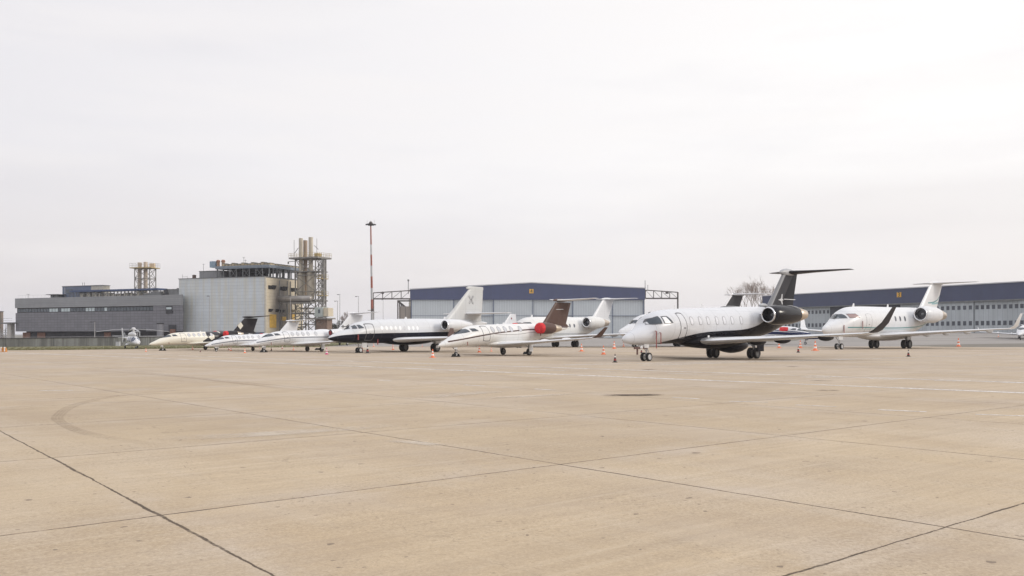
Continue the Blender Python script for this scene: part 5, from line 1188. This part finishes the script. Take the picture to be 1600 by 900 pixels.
def leafs(pa,pb,y,nwin):
    a=fg.loc(pa,490)[0]; b=fg.loc(pb,490)[0]
    lf=MB().box(a,b,y,y+.2,-.5,zf3-.29).build('door_leaf',M['door3'],o)
    n=int(round((b-a)/1.32))
    for i in range(n):
        x=a+(b-a)*(i+.5)/n
        for za,zb_ in ((zwb,zwa),(zwd,zwc)):
            MB().box(x-.36,x+.36,y-.03,y+.02,za,zb_).build('window',M['win3'],lf)
for pa,pb,y in ((1196,1252,.35),(1252.5,1294,.6)): leafs(pa,pb,y,0)
xe=fg.loc(1404,490)[0]; xee=W3-1
a=fg.loc(1294,490)[0]; MB().box(a,xe,.62,.85,-.5,zf3-.3).build('open_bay_shade',M['gapdark'],o)  # flat dark panel, its colour stands in for the shaded interior
leafs(1404,1458,.6,0); leafs(1458.4,1519,.35,0); leafs(1519.4,1590,.6,0); leafs(1590.4,1680,.35,0)
x,z=fg.loc(1405,460.5); sg=MB().box(x-.58,x+.58,-.10,-.004,z-.55,z+.55).build('number_sign',M['signy'],o); number('3',sg,x,-.13,z,1.4,M['black'])

# ------------------------------------------------------------------ masts, lamps, trees
M['mastred']=mat('mast_red',(.28,.085,.06),.6,var=.15); M['mastwhite']=mat('mast_white',(.42,.42,.43),.5,var=.08); M['pole']=mat('lamp_pole',(.30,.29,.29),.6)
d=185.; b=wp(582,YH,d); o=empty('floodlight_mast',(b.x,d,0)); tag(o,'tall floodlight mast banded red and white rising behind the black-bellied jet','mast')
ys=[524,500,486,468,450,432,415,398,382,364,351]; tilt=(579.3-582)/F*d
def mp_(py): t=(524-py)/(524-351); return V(tilt*t,0,H-(py-YH)*d/F), .30-.17*t
for i in range(len(ys)-1):
    p,r0=mp_(ys[i]); q,r1=mp_(ys[i+1])
    if i==0: p.z=0
    MB().tube(p,q,r0,r1,14).build('mast_band',M['mastred'] if i%2==0 or i==9 else M['mastwhite'],o,smooth=True,angle=40)
p,_=mp_(350)
MB().lathe([(-.5,.14),(-.15,.32),(.2,.40),(.5,.22),(.55,.02)],p,(0,0,1),14).build('mast_head',M['truss'],o,smooth=True)
for k in range(6):
    an=k*PI/3+.1; dv=V(math.cos(an),math.sin(an),0); q=p+dv*.85+V(0,0,-.1); MB().bar(p,q,.07).box(q.x-.19,q.x+.19,q.y-.15,q.y+.15,q.z-.15,q.z+.10).build('floodlight',M['dark'],o)
mb=MB()
for dx in (-.75,0,.75): mb.tube((p.x+dx,0,p.z),(p.x+dx,0,p.z+.8),.025,n=5)
mb.build('lightning_rod',M['pole'],o)
p,_=mp_(485); MB().bar(p+V(-.85,-.3,0),p+V(.4,-.3,.0),.10).box(p.x-.1,p.x+.3,-.75,-.3,p.z-.2,p.z+.35).build('control_box',M['truss'],o)
def lamp(px,ytop,d,lb,arm=.5):
    b=wp(px,YH,d); h=H-(ytop-YH)*d/F; o=empty('street_lamp',(b.x,d,terr(b.x,d))); tag(o,lb,'street lamp','lamp posts around the apron')
    MB().tube((0,0,0),(0,0,h),.085,.05,8).build('pole',M['pole'],o); MB().bar((-arm,0,h),(arm*.3,0,h+.05),.07).box(-arm-.35,-arm+.15,-.13,.13,h-.08,h+.06).build('lamp_head',M['dark'],o)
for a in ((327.2,462.5,190,'thin lamp post standing before the blank silver hall wall',.15),(527.5,470.5,235,'lamp post shorter than its close neighbour between flue tower and banded mast',.5),(531,460.3,230,'tallest thin lamp post between the flue tower and the banded mast',.35),(560,463.3,230,'lamp post rising right behind the white fin with the cross mark',.5),(598.6,468.5,300,'thin lamp post seen below the truss between mast and hangar',.2),(148,503,160,'low lamp post before the dark hall above the concrete wall',.5),(453.8,462,192,'slim lamp post in front of the exhaust drum of the flue tower',.1)): lamp(*a)

def bare_tree(name,label,base,h,seed,spread=.55,levels=5,r0=.22,up=.25,cat='tree',group=None,nb=3,trunkf=.28):
    r=random.Random(seed); o=empty(name,base); tag(o,label,cat,group)
    trunk=MB(); twig=MB()
    def grow(p,d,l,rad,lev):
        q=p+d*l; mb=trunk if lev==levels else twig
        mid=p.lerp(q,.5)+V(r.uniform(-1,1),r.uniform(-1,1),0)*l*.05
        n=6 if lev>2 else 3
        mb.tube(p,mid,rad,rad*.85,n); mb.tube(mid,q,rad*.85,rad*.7,n)
        if lev==0: return
        k=nb if lev>1 else nb+1
        for i in range(k):
            an=2*PI*(i/k)+r.uniform(-.7,.7); s=spread*r.uniform(.6,1.3)
            a=d.cross(V(.3,.9,.1)).normalized(); bq=d.cross(a).normalized()
            nd=(d+(a*math.cos(an)+bq*math.sin(an))*s+V(0,0,up)).normalized()
            st=p.lerp(q,r.uniform(.55,1)) if i else q
            grow(st,nd,l*r.uniform(.62,.86),max(rad*.58,.018),lev-1)
    grow(V(0,0,0),V(r.uniform(-.05,.05),r.uniform(-.05,.05),1).normalized(),h*trunkf,r0,levels)
    bark=M['bark']; trunk.build('trunk',bark,o); twig.build('crown',M['twig'],o)
M['bark']=mat('tree_bark',(.16,.125,.10),.9); M['twig']=mat('bare_twigs',(.26,.20,.165),.9)
for px,top,d,sd,lb in ((1172,441,262,11,'bare round-crowned winter tree, nearest the dark fin behind the big jet'),(1196,437.5,258,23,'bare winter tree partly behind the fin of the big black-and-white jet')):
    b=wp(px,YH,d); h=H-(top-YH)*d/F; bare_tree('bare_tree',lb,(b.x,d,0),h*1.02,sd,.60,6,.22,.26,trunkf=.32)
b=wp(538,YH,250); bare_tree('poplar_tree','slim bare poplar beside the white fin with the cross mark',(b.x-.3,250,0),9.5,5,.22,5,.14,.5,nb=3,trunkf=.26)
r6=random.Random(8)
lbs=['low bare tree just before the red mast foot','thin bare shrub-like tree close behind the banded mast','bare tree thicket end beside the lamp under the truss','small bare tree nearest the hangar side frame','bare bushy tree beside the rusty tower plinth','bare bushy tree next to the slim poplar']
for i,(px,top) in enumerate(((574,487),(588,486),(596,490),(612,492),(519,491),(526,493))):
    d=270+r6.uniform(-20,30); b=wp(px,YH,d); bare_tree('bare_tree',lbs[i],(b.x,d,0),(H-(top-YH)*d/F)*1.05,40+i,.75,5,.10,.25,group='bare trees beyond the apron',nb=3,trunkf=.2)
# dark hedge behind the white fin
M['hedge']=mat('evergreen_leaves',(.035,.04,.032),.9,var=.4,vscale=2.)
b=wp(527,YH,240); o=empty('hedge',(b.x,240,0)); tag(o,'dark clipped hedge between the flue tower and the slim poplar','hedge'); mb=MB()
for k in range(2600):
    x=r6.uniform(-3.2,2.4); z=r6.uniform(0,4.6+.5*math.sin(x*2.1)+.3*math.sin(x*5)); y=r6.uniform(-1,1); s=r6.uniform(.08,.2); a_=V(r6.uniform(-1,1),r6.uniform(-1,1),r6.uniform(-1,1)).normalized()*s; c_=V(r6.uniform(-1,1),r6.uniform(-1,1),r6.uniform(-1,1)).normalized()*s
    p=V(x,y,z); mb.quad([p-a_,p+c_,p+a_,p-c_])
mb.build('foliage',M['hedge'],o,fixn=False); MB().tube((-2,0,0),(-2,0,2),.1).tube((0,0,0),(0,0,2.2),.1).tube((1.6,0,0),(1.6,0,2),.1).build('stem',M['bark'],o)
scn.render.engine='CYCLES'
scn.cycles.use_denoising=True

# thin winter haze over the whole airfield
hm=bpy.data.materials.new('haze'); hm.use_nodes=True; hn=hm.node_tree; hn.nodes.remove(hn.nodes['Principled BSDF'])
pv=hn.nodes.new('ShaderNodeVolumePrincipled'); pv.inputs['Color'].default_value=(.88,.91,1.0,1); pv.inputs['Density'].default_value=.0002; pv.inputs['Anisotropy'].default_value=.2
hn.links.new(pv.outputs[0],hn.nodes['Material Output'].inputs['Volume'])
tag(MB().box(-2700,2700,-400,5300,-1.2,60).build('haze',hm),kind='stuff')
scn.cycles.volume_bounces=1
